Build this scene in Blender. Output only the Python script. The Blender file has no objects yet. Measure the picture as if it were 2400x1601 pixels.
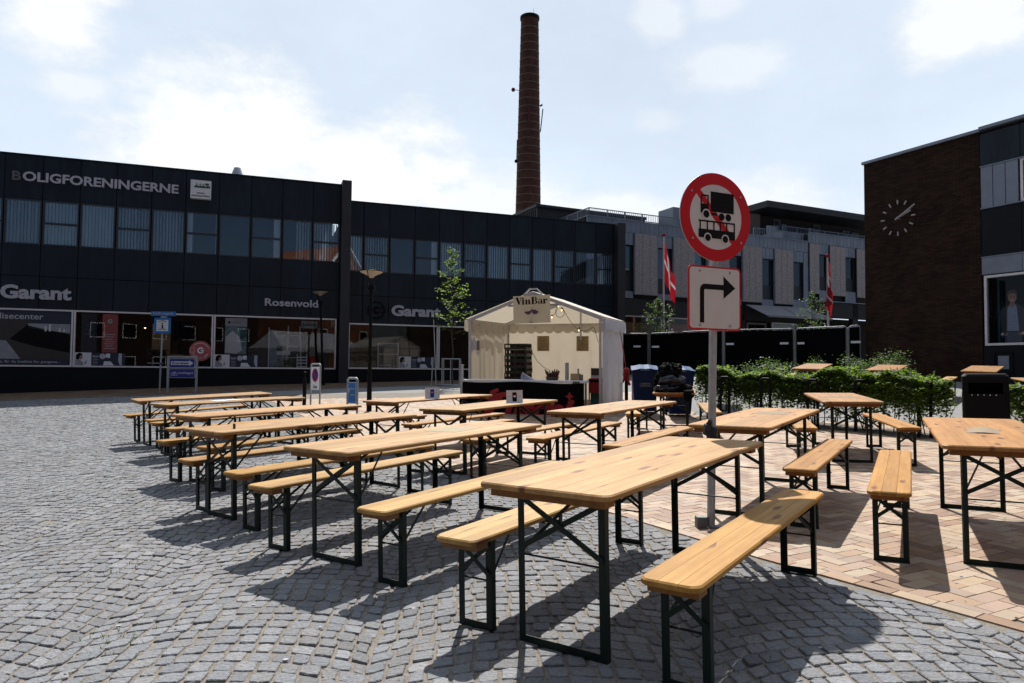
import bpy, bmesh, math, random
import numpy as np
from mathutils import Matrix, Vector, Euler
random.seed(7); rng = np.random.default_rng(7)
S = bpy.context.scene; COL = S.collection; R = math.radians
# ------------------------------------------------------------------ camera
def _A(p, r):
    Rp = np.array([[1,0,0],[0,math.cos(p),math.sin(p)],[0,-math.sin(p),math.cos(p)]])
    Rr = np.array([[math.cos(r),0,math.sin(r)],[0,1,0],[-math.sin(r),0,math.cos(r)]])
    return Rr@Rp
AW = _A(.041, .0095)
cd = bpy.data.cameras.new('camera'); cam = bpy.data.objects.new('camera', cd); COL.objects.link(cam)
cd.sensor_width = 36; cd.lens = 1626/2400*36; cd.clip_end = 2000; cd.clip_start = .05
X, Y, Z = AW[0], AW[1], AW[2]          # right, forward, up of the camera in the world
mt = Matrix(((X[0],Z[0],-Y[0],0),(X[1],Z[1],-Y[1],0),(X[2],Z[2],-Y[2],1.334),(0,0,0,1)))
cam.matrix_world = mt; S.camera = cam
# ------------------------------------------------------------------ light
SUN_EL, SUN_AZ = R(51.5), R(1.2)      # azimuth from +Y towards +X
w = bpy.data.worlds.new('World'); S.world = w; w.use_nodes = True
nt = w.node_tree; N = nt.nodes; L = nt.links; N.clear()
def wn(t, **k):
    n = N.new(t)
    for a, b in k.items(): setattr(n, a, b)
    return n
out = wn('ShaderNodeOutputWorld'); bg = wn('ShaderNodeBackground'); bg.inputs[1].default_value = .05
sky = wn('ShaderNodeTexSky', sky_type='NISHITA', sun_disc=False, sun_elevation=SUN_EL, sun_rotation=SUN_AZ, air_density=1.0, dust_density=1.2, ozone_density=1.0)
def m(op, a, b=None, c=None, clamp=False):
    n = wn('ShaderNodeMath', operation=op, use_clamp=clamp)
    for i, v in enumerate((a, b, c)):
        if v is None: continue
        if isinstance(v, (int, float)): n.inputs[i].default_value = v
        else: L.new(v, n.inputs[i])
    return n.outputs[0]
tc = wn('ShaderNodeTexCoord'); sx = wn('ShaderNodeSeparateXYZ'); L.new(tc.outputs['Generated'], sx.inputs[0])
az = m('ARCTAN2', sx.outputs[0], sx.outputs[1]); el = m('ARCSINE', sx.outputs[2])
def noise(scale, detail, rough, vec=None):
    n = wn('ShaderNodeTexNoise'); n.inputs['Scale'].default_value = scale; n.inputs['Detail'].default_value = detail; n.inputs['Roughness'].default_value = rough
    L.new(vec or tc.outputs['Generated'], n.inputs['Vector']); return n
mp = wn('ShaderNodeMapping'); mp.inputs['Scale'].default_value = (1, 1, 1.9); L.new(tc.outputs['Generated'], mp.inputs[0])
nf = noise(11, 9, .62, mp.outputs[0]); nc = noise(3.1, 7, .6, mp.outputs[0])
wob = m('MULTIPLY', m('SUBTRACT', nf.outputs['Fac'], .5), 2.0)
# cloud banks: azimuth, elevation, half width, half height (degrees), strength
CL = [(-22,16.5,9,5.2,1),(-12,14.5,10,5,1),(-3,13,9,3.6,.8),(-17,12,14,4.2,1),(8,11,13,3.4,.75),(19,12.6,7,2.4,.7),(-34,23.5,3.4,3.6,.9),(-32.5,19,2.6,1.1,.6),
      (-28,18.7,2.4,.9,.55),(12,27,2.3,1.6,.5),(16.5,27.5,2,1.4,.45),(17,23,4.2,1.8,.5),(12,19.6,2,.9,.35),(34,24.5,5,3.4,.85),(-46,12,9,5,.9),(48,14,9,5,.7),(-70,20,16,7,.9),(75,25,14,6,.8),(150,20,22,7,.8),(-130,24,24,8,.8),(100,35,18,6,.5),(-100,38,14,6,.4),(0,40,10,4,.3)]
acc = None
for a0, e0, wa, he, st in CL:
    dx = m('DIVIDE', m('SUBTRACT', az, R(a0)), R(wa)); dy = m('DIVIDE', m('SUBTRACT', el, R(e0)), R(he))
    d = m('SQRT', m('ADD', m('MULTIPLY', dx, dx), m('MULTIPLY', dy, dy)))
    v = m('MULTIPLY', m('SUBTRACT', 1.25, m('ADD', d, wob), clamp=False), 1.6)
    v = m('MULTIPLY', m('MINIMUM', m('MAXIMUM', v, 0), 1), st)
    acc = v if acc is None else m('MAXIMUM', acc, v)
dsun = wn('ShaderNodeVectorMath', operation='DOT_PRODUCT'); L.new(tc.outputs['Generated'], dsun.inputs[0]); dsun.inputs[1].default_value = (math.sin(SUN_AZ)*math.cos(SUN_EL), math.cos(SUN_AZ)*math.cos(SUN_EL), math.sin(SUN_EL))
near = wn('ShaderNodeMapRange', interpolation_type='SMOOTHSTEP'); L.new(dsun.outputs['Value'], near.inputs[0]); near.inputs[1].default_value = .05; near.inputs[2].default_value = .62
veil = m('MULTIPLY', m('ADD', .82, m('MULTIPLY', m('SUBTRACT', nc.outputs['Fac'], .5), .42)), near.outputs[0], clamp=True)
low = m('MULTIPLY', m('MULTIPLY', m('SUBTRACT', .42, el), .55, clamp=True), near.outputs[0])
cov = m('ADD', m('MULTIPLY', acc, .92), m('ADD', veil, low), clamp=True)
shade = m('MULTIPLY', m('ADD', .86, m('MULTIPLY', acc, .14)), m('ADD', .22, m('MULTIPLY', near.outputs[0], .78)))
mix = wn('ShaderNodeMix', data_type='RGBA'); L.new(m('MULTIPLY', acc, .93), mix.inputs[0])
hz = wn('ShaderNodeMix', data_type='RGBA'); L.new(m('ADD', veil, low, clamp=True), hz.inputs[0]); hz.inputs[7].default_value = (10.9, 12.5, 14.4, 1)
skm = wn('ShaderNodeMix', data_type='RGBA', blend_type='MULTIPLY'); skm.inputs[0].default_value = 1; L.new(sky.outputs[0], skm.inputs[6]); skm.inputs[7].default_value = (.55, .58, .68, 1)
cl = wn('ShaderNodeMix', data_type='RGBA', blend_type='MULTIPLY'); cl.inputs[0].default_value = 1; cl.inputs[6].default_value = (14.2, 14.4, 14.6, 1)
cb = wn('ShaderNodeCombineColor'); [L.new(shade, cb.inputs[i]) for i in range(3)]; L.new(cb.outputs[0], cl.inputs[7])
L.new(skm.outputs[2], hz.inputs[6]); L.new(hz.outputs[2], mix.inputs[6]); L.new(cl.outputs[2], mix.inputs[7])
L.new(mix.outputs[2], bg.inputs[0]); L.new(bg.outputs[0], out.inputs[0])
sd = bpy.data.lights.new('sun', 'SUN'); sd.energy = 5.0; sd.angle = R(.53); sd.color = (1, .955, .88)
so = bpy.data.objects.new('sun', sd); COL.objects.link(so)
sv = Vector((math.sin(SUN_AZ)*math.cos(SUN_EL), math.cos(SUN_AZ)*math.cos(SUN_EL), math.sin(SUN_EL)))
so.rotation_mode = 'QUATERNION'; so.rotation_quaternion = sv.to_track_quat('Z', 'Y'); so.location = (0, 0, 60)
vs = S.view_settings; vs.view_transform = 'Standard'; vs.look = 'None'; vs.gamma = 1; vs.exposure = .58; vs.use_curve_mapping = False
# ------------------------------------------------------------------ ground relief
def sm(t, a, b):
    t = np.clip((t-a)/(b-a), 0, 1); return t*t*(3-2*t)
def gz(x, y):
    p = .0231*np.clip(x, -40, 40) + .014*np.clip(y, -20, 34)
    l = .034*np.clip(np.minimum(y, 27)-12, 0, None)
    r = .055*np.clip(np.minimum(y, 21)-13, 0, None) + .02*np.clip(np.minimum(y, 34)-21, 0, None)
    k = sm(x, 0, 5); return p + l*(1-k) + r*k
def gm(x, y, yaw=0):                    # matrix standing square on the sloping ground
    e = .5; n = Vector((-(gz(x+e,y)-gz(x-e,y))/(2*e), -(gz(x,y+e)-gz(x,y-e))/(2*e), 1)).normalized()
    u = Vector((math.cos(yaw), math.sin(yaw), 0)); u = (u-n*u.dot(n)).normalized(); v = n.cross(u)
    return Matrix(((u.x,v.x,n.x,x),(u.y,v.y,n.y,y),(u.z,v.z,n.z,float(gz(x,y))),(0,0,0,1)))
def um(x, y, yaw=0, z=None):            # upright matrix
    return Matrix.Translation((x, y, float(gz(x, y)) if z is None else z))@Matrix.Rotation(yaw, 4, 'Z')
# ------------------------------------------------------------------ materials
def mat(name, col, rough=.6, metal=0, nz=None, bump=None, spec=.5, emit=None, tint=False, trans=None, rnd=0, stretch=None):
    a = bpy.data.materials.new(name); a.use_nodes = True; t = a.node_tree; b = t.nodes['Principled BSDF']
    b.inputs['Roughness'].default_value = rough; b.inputs['Metallic'].default_value = metal; b.inputs['Specular IOR Level'].default_value = spec
    c4 = (*col, 1); b.inputs['Base Color'].default_value = c4
    co = t.nodes.new('ShaderNodeTexCoord'); vec = co.outputs['Object']
    if stretch:
        q = t.nodes.new('ShaderNodeMapping'); q.inputs['Scale'].default_value = stretch; t.links.new(vec, q.inputs[0]); vec = q.outputs[0]
    val = None
    def mul(a_, b_):
        n = t.nodes.new('ShaderNodeMath'); n.operation = 'MULTIPLY'
        for i, v in enumerate((a_, b_)):
            if isinstance(v, (int, float)): n.inputs[i].default_value = v
            else: t.links.new(v, n.inputs[i])
        return n.outputs[0]
    def rng_(src, lo, hi):
        n = t.nodes.new('ShaderNodeMapRange'); t.links.new(src, n.inputs[0]); n.inputs[3].default_value = lo; n.inputs[4].default_value = hi; return n.outputs[0]
    if nz:
        for sc, am in (nz if isinstance(nz[0], tuple) else (nz,)):
            n = t.nodes.new('ShaderNodeTexNoise'); n.inputs['Scale'].default_value = sc; n.inputs['Detail'].default_value = 6; n.inputs['Roughness'].default_value = .65
            t.links.new(vec, n.inputs['Vector'])
            mr = t.nodes.new('ShaderNodeMapRange'); t.links.new(n.outputs['Fac'], mr.inputs[0]); mr.inputs[1].default_value = .25; mr.inputs[2].default_value = .75; mr.inputs[3].default_value = 1-am; mr.inputs[4].default_value = 1+am
            val = mr.outputs[0] if val is None else mul(val, mr.outputs[0])
    if rnd:
        oi = t.nodes.new('ShaderNodeObjectInfo'); v = rng_(oi.outputs['Random'], 1-rnd, 1+rnd); val = v if val is None else mul(val, v)
    base = None
    if tint:
        at = t.nodes.new('ShaderNodeAttribute'); at.attribute_name = 'tint'; base = at.outputs['Color']
    if val is not None or base is not None:
        mx = t.nodes.new('ShaderNodeMix'); mx.data_type = 'RGBA'; mx.blend_type = 'MULTIPLY'; mx.inputs[0].default_value = 1
        mx.inputs[6].default_value = c4; mx.inputs[7].default_value = (1,1,1,1)
        if base is not None: t.links.new(base, mx.inputs[6])
        if val is not None:
            cc = t.nodes.new('ShaderNodeCombineColor'); [t.links.new(val, cc.inputs[i]) for i in range(3)]; t.links.new(cc.outputs[0], mx.inputs[7])
        t.links.new(mx.outputs[2], b.inputs['Base Color'])
    if bump:
        n = t.nodes.new('ShaderNodeTexNoise'); n.inputs['Scale'].default_value = bump[0]; n.inputs['Detail'].default_value = 5; t.links.new(vec, n.inputs['Vector'])
        bp = t.nodes.new('ShaderNodeBump'); bp.inputs['Strength'].default_value = bump[1]; bp.inputs['Distance'].default_value = bump[2] if len(bump) > 2 else .01
        t.links.new(n.outputs['Fac'], bp.inputs['Height']); t.links.new(bp.outputs[0], b.inputs['Normal'])
    if emit: b.inputs['Emission Color'].default_value = (*emit[:3], 1); b.inputs['Emission Strength'].default_value = emit[3]
    if trans:                            # thin cloth or leaf: part of the light passes through
        o = t.nodes['Material Output']; ms = t.nodes.new('ShaderNodeMixShader'); tr = t.nodes.new('ShaderNodeBsdfTranslucent'); ms.inputs[0].default_value = trans[3]
        tr.inputs[0].default_value = (*trans[:3], 1); t.links.new(b.outputs[0], ms.inputs[1]); t.links.new(tr.outputs[0], ms.inputs[2]); t.links.new(ms.outputs[0], o.inputs[0])
        if val is not None and len(trans) > 4:
            m2 = t.nodes.new('ShaderNodeMix'); m2.data_type = 'RGBA'; m2.blend_type = 'MULTIPLY'; m2.inputs[0].default_value = 1; m2.inputs[6].default_value = (*trans[:3], 1)
            t.links.new(cc.outputs[0], m2.inputs[7]); t.links.new(m2.outputs[2], tr.inputs[0])
    return a
def wood(name, light, dark, knot, rough):
    a = bpy.data.materials.new(name); a.use_nodes = True; t = a.node_tree; b = t.nodes['Principled BSDF']; n_ = t.nodes.new; l = t.links.new
    co = n_('ShaderNodeTexCoord'); oi = n_('ShaderNodeObjectInfo')
    ad = n_('ShaderNodeVectorMath'); ad.operation = 'SCALE'; ad.inputs['Scale'].default_value = 37; cx = n_('ShaderNodeCombineXYZ')
    l(oi.outputs['Random'], cx.inputs[0]); l(oi.outputs['Random'], cx.inputs[1]); l(cx.outputs[0], ad.inputs[0])
    sm_ = n_('ShaderNodeVectorMath'); sm_.operation = 'ADD'; l(co.outputs['Object'], sm_.inputs[0]); l(ad.outputs[0], sm_.inputs[1])
    def noi(sc, scale, det, ro=.6):
        q = n_('ShaderNodeMapping'); q.inputs['Scale'].default_value = sc; l(sm_.outputs[0], q.inputs[0])
        k = n_('ShaderNodeTexNoise'); k.inputs['Scale'].default_value = scale; k.inputs['Detail'].default_value = det; k.inputs['Roughness'].default_value = ro; l(q.outputs[0], k.inputs['Vector']); return k.outputs['Fac'], q
    g1, _ = noi((.55, 12, 12), 2.0, 6); g2, _ = noi((1.6, 60, 60), 3, 4); g3, _ = noi((1, 3, 3), 1.3, 3)
    mr = n_('ShaderNodeMapRange'); l(g1, mr.inputs[0]); mr.inputs[1].default_value = .32; mr.inputs[2].default_value = .68
    mx = n_('ShaderNodeMix'); mx.data_type = 'RGBA'; l(mr.outputs[0], mx.inputs[0]); mx.inputs[6].default_value = (*light, 1); mx.inputs[7].default_value = (*dark, 1)
    def scal(src, lo, hi, c_in):
        k = n_('ShaderNodeMapRange'); l(src, k.inputs[0]); k.inputs[1].default_value = .3; k.inputs[2].default_value = .7; k.inputs[3].default_value = lo; k.inputs[4].default_value = hi
        c = n_('ShaderNodeCombineColor'); [l(k.outputs[0], c.inputs[i]) for i in range(3)]
        x = n_('ShaderNodeMix'); x.data_type = 'RGBA'; x.blend_type = 'MULTIPLY'; x.inputs[0].default_value = 1; l(c_in, x.inputs[6]); l(c.outputs[0], x.inputs[7]); return x.outputs[2]
    c = scal(g2, .90, 1.06, mx.outputs[2]); c = scal(g3, .84, 1.09, c)
    k0 = n_('ShaderNodeMapRange'); l(oi.outputs['Random'], k0.inputs[0]); k0.inputs[3].default_value = .3; k0.inputs[4].default_value = .7; c = scal(k0.outputs[0], .82, 1.1, c)
    # knots: sparse stretched cells
    q = n_('ShaderNodeMapping'); q.inputs['Scale'].default_value = (2.4, 9, 9); l(sm_.outputs[0], q.inputs[0])
    dn = n_('ShaderNodeTexNoise'); dn.inputs['Scale'].default_value = 3; l(q.outputs[0], dn.inputs['Vector'])
    dm = n_('ShaderNodeMix'); dm.data_type = 'VECTOR'; dm.inputs[0].default_value = .12; l(q.outputs[0], dm.inputs[4]); l(dn.outputs['Color'], dm.inputs[5])
    vo = n_('ShaderNodeTexVoronoi'); vo.voronoi_dimensions = '2D'; vo.inputs['Scale'].default_value = 1; l(dm.outputs[1], vo.inputs['Vector'])
    sp = n_('ShaderNodeSeparateColor'); l(vo.outputs['Color'], sp.inputs[0])
    kr = n_('ShaderNodeMapRange'); l(vo.outputs['Distance'], kr.inputs[0]); kr.inputs[1].default_value = .08; kr.inputs[2].default_value = .19; kr.inputs[3].default_value = 1; kr.inputs[4].default_value = 0
    th = n_('ShaderNodeMath'); th.operation = 'GREATER_THAN'; l(sp.outputs[0], th.inputs[0]); th.inputs[1].default_value = .5
    km = n_('ShaderNodeMath'); km.operation = 'MULTIPLY'; l(kr.outputs[0], km.inputs[0]); l(th.outputs[0], km.inputs[1])
    k2 = n_('ShaderNodeMath'); k2.operation = 'MULTIPLY'; l(km.outputs[0], k2.inputs[0]); k2.inputs[1].default_value = .85
    fx = n_('ShaderNodeMix'); fx.data_type = 'RGBA'; l(k2.outputs[0], fx.inputs[0]); l(c, fx.inputs[6]); fx.inputs[7].default_value = (*knot, 1)
    tn_ = n_('ShaderNodeMix'); tn_.data_type = 'RGBA'; tn_.blend_type = 'MULTIPLY'; tn_.inputs[0].default_value = 1; l(fx.outputs[2], tn_.inputs[6]); l(oi.outputs['Color'], tn_.inputs[7])
    st_, _q = noi((1.0, 2.4, 2.4), 3.5, 8, .75); sc_ = scal(st_, .84, 1.06, tn_.outputs[2])
    l(sc_, b.inputs['Base Color']); rg = n_('ShaderNodeMapRange'); l(st_, rg.inputs[0]); rg.inputs[1].default_value = .3; rg.inputs[2].default_value = .7; rg.inputs[3].default_value = rough-.1; rg.inputs[4].default_value = rough+.14; l(rg.outputs[0], b.inputs['Roughness']) if False else None; b.inputs['Roughness'].default_value = rough; b.inputs['Specular IOR Level'].default_value = .24
    bp = n_('ShaderNodeBump'); bp.inputs['Strength'].default_value = .12; bp.inputs['Distance'].default_value = .002; l(g1, bp.inputs['Height']); l(bp.outputs[0], b.inputs['Normal'])
    return a
def glass(name, tintc=(.86,.93,.96), refl=.12, rough=.0, cap=1.0):
    a = bpy.data.materials.new(name); a.use_nodes = True; t = a.node_tree; t.nodes.clear(); n_ = t.nodes.new; l = t.links.new
    o = n_('ShaderNodeOutputMaterial'); tr = n_('ShaderNodeBsdfTransparent'); tr.inputs[0].default_value = (*tintc, 1); gl = n_('ShaderNodeBsdfGlossy'); gl.inputs['Roughness'].default_value = rough
    fr = n_('ShaderNodeFresnel'); fr.inputs[0].default_value = 1.52; ad = n_('ShaderNodeMath'); ad.operation = 'MULTIPLY_ADD'; l(fr.outputs[0], ad.inputs[0]); ad.inputs[1].default_value = cap; ad.inputs[2].default_value = refl
    nz = n_('ShaderNodeTexNoise'); nz.inputs['Scale'].default_value = .5; co = n_('ShaderNodeTexCoord'); l(co.outputs['Object'], nz.inputs['Vector'])
    bp = n_('ShaderNodeBump'); bp.inputs['Strength'].default_value = .006; bp.inputs['Distance'].default_value = .01; l(nz.outputs['Fac'], bp.inputs['Height'])
    ms = n_('ShaderNodeMixShader'); l(ad.outputs[0], ms.inputs[0]); l(tr.outputs[0], ms.inputs[1]); l(gl.outputs[0], ms.inputs[2]); l(ms.outputs[0], o.inputs[0]); return a
def brick_mat(name, c1, c2, mortar, scale, bw, bh, ms=.012, bump=.4, rough=.85):
    a = bpy.data.materials.new(name); a.use_nodes = True; t = a.node_tree; b = t.nodes['Principled BSDF']; n_ = t.nodes.new; l = t.links.new
    uv = n_('ShaderNodeUVMap'); br = n_('ShaderNodeTexBrick'); br.inputs['Color1'].default_value = (*c1, 1); br.inputs['Color2'].default_value = (*c2, 1); br.inputs['Mortar'].default_value = (*mortar, 1)
    br.inputs['Scale'].default_value = scale; br.inputs['Brick Width'].default_value = bw; br.inputs['Row Height'].default_value = bh; br.inputs['Mortar Size'].default_value = ms; br.inputs['Bias'].default_value = -.1
    l(uv.outputs[0], br.inputs['Vector'])
    nz = n_('ShaderNodeTexNoise'); nz.inputs['Scale'].default_value = 1.3; nz.inputs['Detail'].default_value = 5; l(uv.outputs[0], nz.inputs['Vector'])
    mr = n_('ShaderNodeMapRange'); l(nz.outputs['Fac'], mr.inputs[0]); mr.inputs[1].default_value = .3; mr.inputs[2].default_value = .7; mr.inputs[3].default_value = .75; mr.inputs[4].default_value = 1.2
    c = n_('ShaderNodeCombineColor'); [l(mr.outputs[0], c.inputs[i]) for i in range(3)]
    x = n_('ShaderNodeMix'); x.data_type = 'RGBA'; x.blend_type = 'MULTIPLY'; x.inputs[0].default_value = 1; l(br.outputs['Color'], x.inputs[6]); l(c.outputs[0], x.inputs[7]); l(x.outputs[2], b.inputs['Base Color'])
    bp = n_('ShaderNodeBump'); bp.inputs['Strength'].default_value = bump; bp.inputs['Distance'].default_value = .01; bp.invert = True; l(br.outputs['Fac'], bp.inputs['Height']); l(bp.outputs[0], b.inputs['Normal'])
    b.inputs['Roughness'].default_value = rough; b.inputs['Specular IOR Level'].default_value = .12; return a
MT = dict(
 table=wood('pine_table_wood', (.42,.255,.112), (.325,.17,.054), (.12,.038,.018), .6),
 bench=wood('pine_bench_wood', (.425,.24,.064), (.31,.145,.025), (.12,.034,.012), .58),
 batten=wood('pine_batten_wood', (.26,.125,.04), (.20,.085,.025), (.10,.04,.02), .55),
 green=mat('dark_green_paint', (.005,.015,.012), .5, nz=(9,.25), rnd=.15, spec=.25),
 stone=mat('granite', (.3,.3,.3), .9, nz=((55,.30),(240,.25),(.8,.12)), bump=(48,1.0,.012), tint=True),
 tile=mat('clinker', (.5,.3,.2), .7, nz=((5,.12),(60,.08),(1.1,.10)), bump=(60,.12,.003), tint=True),
 sand=mat('joint_sand', (.165,.142,.118), .95, nz=((40,.35),(3,.2)), bump=(90,.8,.01)),
 ground=mat('grey_paving', (.17,.168,.168), .9, nz=((3,.12),(30,.2)), bump=(24,.5,.01)),
 panel=mat('dark_blue_facade_panel', (.010,.0165,.026), .5, nz=((.55,.35),(2.2,.22)), rnd=.14, spec=.22, stretch=(2.5,2.5,.45)),
 plinth=mat('black_plinth', (.004,.005,.008), .6, nz=(2,.25), spec=.2),
 pillar=mat('dark_grey_pillar', (.017,.017,.023), .6, nz=(2,.2)),
 frame_d=mat('dark_window_frame', (.016,.021,.029), .4),
 alu=mat('aluminium', (.50,.50,.53), .38, .55, nz=(6,.12)),
 alu_w=mat('pale_aluminium_frame', (.66,.63,.66), .45, .2, nz=(6,.1)),
 steel=mat('galvanised_steel', (.36,.38,.41), .48, .6, nz=((14,.18),(70,.12))),
 black=mat('black_metal', (.0035,.0035,.0045), .6, nz=(8,.2), spec=.14),
 dark=mat('dark_interior', (.022,.020,.019), .9, nz=(1.2,.4)),
 floor_in=mat('interior_floor', (.22,.18,.14), .6, nz=(2,.2)),
 blind=mat('blind_fabric', (.62,.68,.74), .8, rnd=.1),
 curtain=mat('pale_curtain', (.70,.72,.76), .9),
 letter=mat('pale_lettering', (.40,.40,.46), .5), letter_dim=mat('dim_lettering', (.085,.09,.10), .6),
 white=mat('white_paint', (.85,.85,.86), .45, nz=(4,.04)), white2=mat('white_print', (.62,.62,.66), .6), grey=mat('grey_print', (.24,.25,.29), .6, nz=(5,.2)),
 signwhite=mat('sign_white', (.58,.545,.545), .4, nz=(6,.05)), red=mat('sign_red', (.50,.006,.014), .35), blk=mat('print_black', (.006,.005,.006), .7, spec=.12),
 blue=mat('sign_blue', (.012,.055,.30), .4), pblue=mat('parking_blue', (.008,.14,.42), .4), dblue=mat('sign_deep_blue', (.010,.022,.22), .4), navy=mat('navy_print', (.012,.02,.045), .6),
 rose=mat('rose_print', (.42,.10,.10), .6, nz=(3,.1)), redprint=mat('red_print', (.34,.006,.012), .6), purple=mat('wine_purple', (.13,.035,.11), .5),
 cream=mat('cream_board', (.66,.60,.42), .5, nz=(3,.05)), kraft=mat('kraft_paper', (.36,.26,.12), .7, nz=(9,.25)), print=mat('grey_brown_print', (.14,.11,.09), .6, nz=(14,.6)),
 tent=mat('tent_fabric', (.60,.56,.50), .6, nz=((3,.06),(.9,.10)), bump=(3,.6,.03), trans=(.60,.53,.42,.30)), tentw=mat('white_tent_sheet', (.62,.62,.68), .4, nz=(4,.08), bump=(5,.8,.04), trans=(.6,.6,.66,.22)),
 cloth=mat('black_banner_cloth', (.004,.004,.005), .9, bump=(4,.5,.03), spec=.08), crate=mat('dark_green_crate', (.012,.022,.016), .5, rnd=.3), cratered=mat('crate_dark_red', (.09,.012,.01), .6),
 bin=mat('blue_bin_plastic', (.004,.016,.070), .55, spec=.15, nz=(6,.15)), binlid=mat('blue_bin_lid', (.025,.07,.17), .3, nz=(8,.2), bump=(8,.4,.01)),
 cable=mat('black_cable', (.006,.006,.007), .4), fabric=mat('dark_textile', (.009,.009,.018), .42, spec=.5, nz=(20,.5), bump=(30,.6,.01)),
 bulb=mat('lit_bulb', (.9,.7,.4), .3, emit=(1,.62,.25,1.6)), bulbw=mat('warm_lit_spot', (1,.8,.5), .3, emit=(1,.8,.5,3)),
 opal=mat('opal_shade', (.66,.58,.46), .4, trans=(.8,.62,.42,.35)), paper=mat('white_paper', (.60,.60,.64), .6), napkin=mat('blue_white_napkin', (.42,.50,.78), .6, nz=(5,.15)),
 leaf=mat('leaf', (.038,.068,.016), .6, nz=(2.3,.5), spec=.3, trans=(.22,.34,.035,.42,1), rnd=.1), leafd=mat('leaf_dark', (.028,.052,.016), .6, nz=(2.5,.5), spec=.3, trans=(.10,.18,.03,.38,1)),
 bark=mat('bark', (.075,.055,.04), .9, nz=(20,.4), bump=(30,.6,.01)),
 clock=mat('clock_metal', (.34,.32,.32), .4, .3), zinc=mat('zinc_panel', (.20,.225,.28), .42, .25, nz=((1.1,.16),(6,.08)), rnd=.07), pebble=mat('pebble_panel', (.32,.29,.295), .95, nz=((9,.35),(34,.6)), bump=(30,1,.03)),
 roofd=mat('dark_roof', (.013,.014,.018), .6, nz=(1.5,.2)), woodd=mat('dark_timber_cladding', (.018,.017,.018), .8, nz=(1,.3), stretch=(8,8,.4)), pale=mat('pale_render', (.20,.18,.17), .9, nz=(1,.1)),
 awning=mat('grey_awning', (.20,.20,.225), .7, nz=(1.5,.1)), fencemesh=mat('black_fence_mesh', (.003,.003,.004), .95, spec=.03, nz=((3,.4),(40,.3)), stretch=(1,1,.25)),
 flagr=mat('flag_red', (.26,.006,.014), .7, trans=(.34,.008,.02,.4)), flagw=mat('flag_white', (.46,.44,.45), .7, trans=(.5,.48,.5,.35)), polew=mat('flagpole_white', (.55,.48,.48), .35),
 glassup=glass('office_glass', (.84,.92,.97), .06, 0, .9), glassshop=glass('shop_glass', (.95,.96,.97), .0, 0, .6),
 brick=brick_mat('dark_brown_brick', (.042,.021,.0125), (.019,.010,.0065), (.009,.008,.007), 1, .24, .062, .007, .6),
 darkprint=mat('dark_brown_print', (.030,.026,.026), .6, nz=(1.2,.2)), orange=brick_mat('orange_brick', (.25,.08,.035), (.19,.055,.025), (.13,.09,.07), 1, .24, .07, .01),
 chimney=brick_mat('chimney_brick', (.10,.040,.027), (.068,.027,.019), (.05,.04,.035), 1, .3, .09, .014, .4),
 pave=brick_mat('brown_pavement', (.19,.12,.08), (.12,.08,.055), (.05,.045,.04), 1, .21, .105, .010, .3),
 rust=mat('rusty_red', (.08,.012,.012), .7), skin=mat('skin_print', (.30,.15,.10), .6), shirt=mat('blue_shirt_print', (.26,.31,.45), .6, nz=(18,.25)), jacket=mat('dark_jacket_print', (.022,.025,.045), .6), jeans=mat('jeans_print', (.03,.05,.12), .6),
 teal=mat('teal_print', (.02,.09,.10), .5, nz=(4,.3)), ltblue=mat('bathroom_print', (.13,.22,.26), .6, nz=((4,.5),(13,.3))), straw=mat('plywood_box', (.30,.19,.09), .7), trolley=mat('trolley_green', (.01,.06,.03), .5), canblue=mat('can_blue', (.006,.04,.20), .4))
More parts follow.
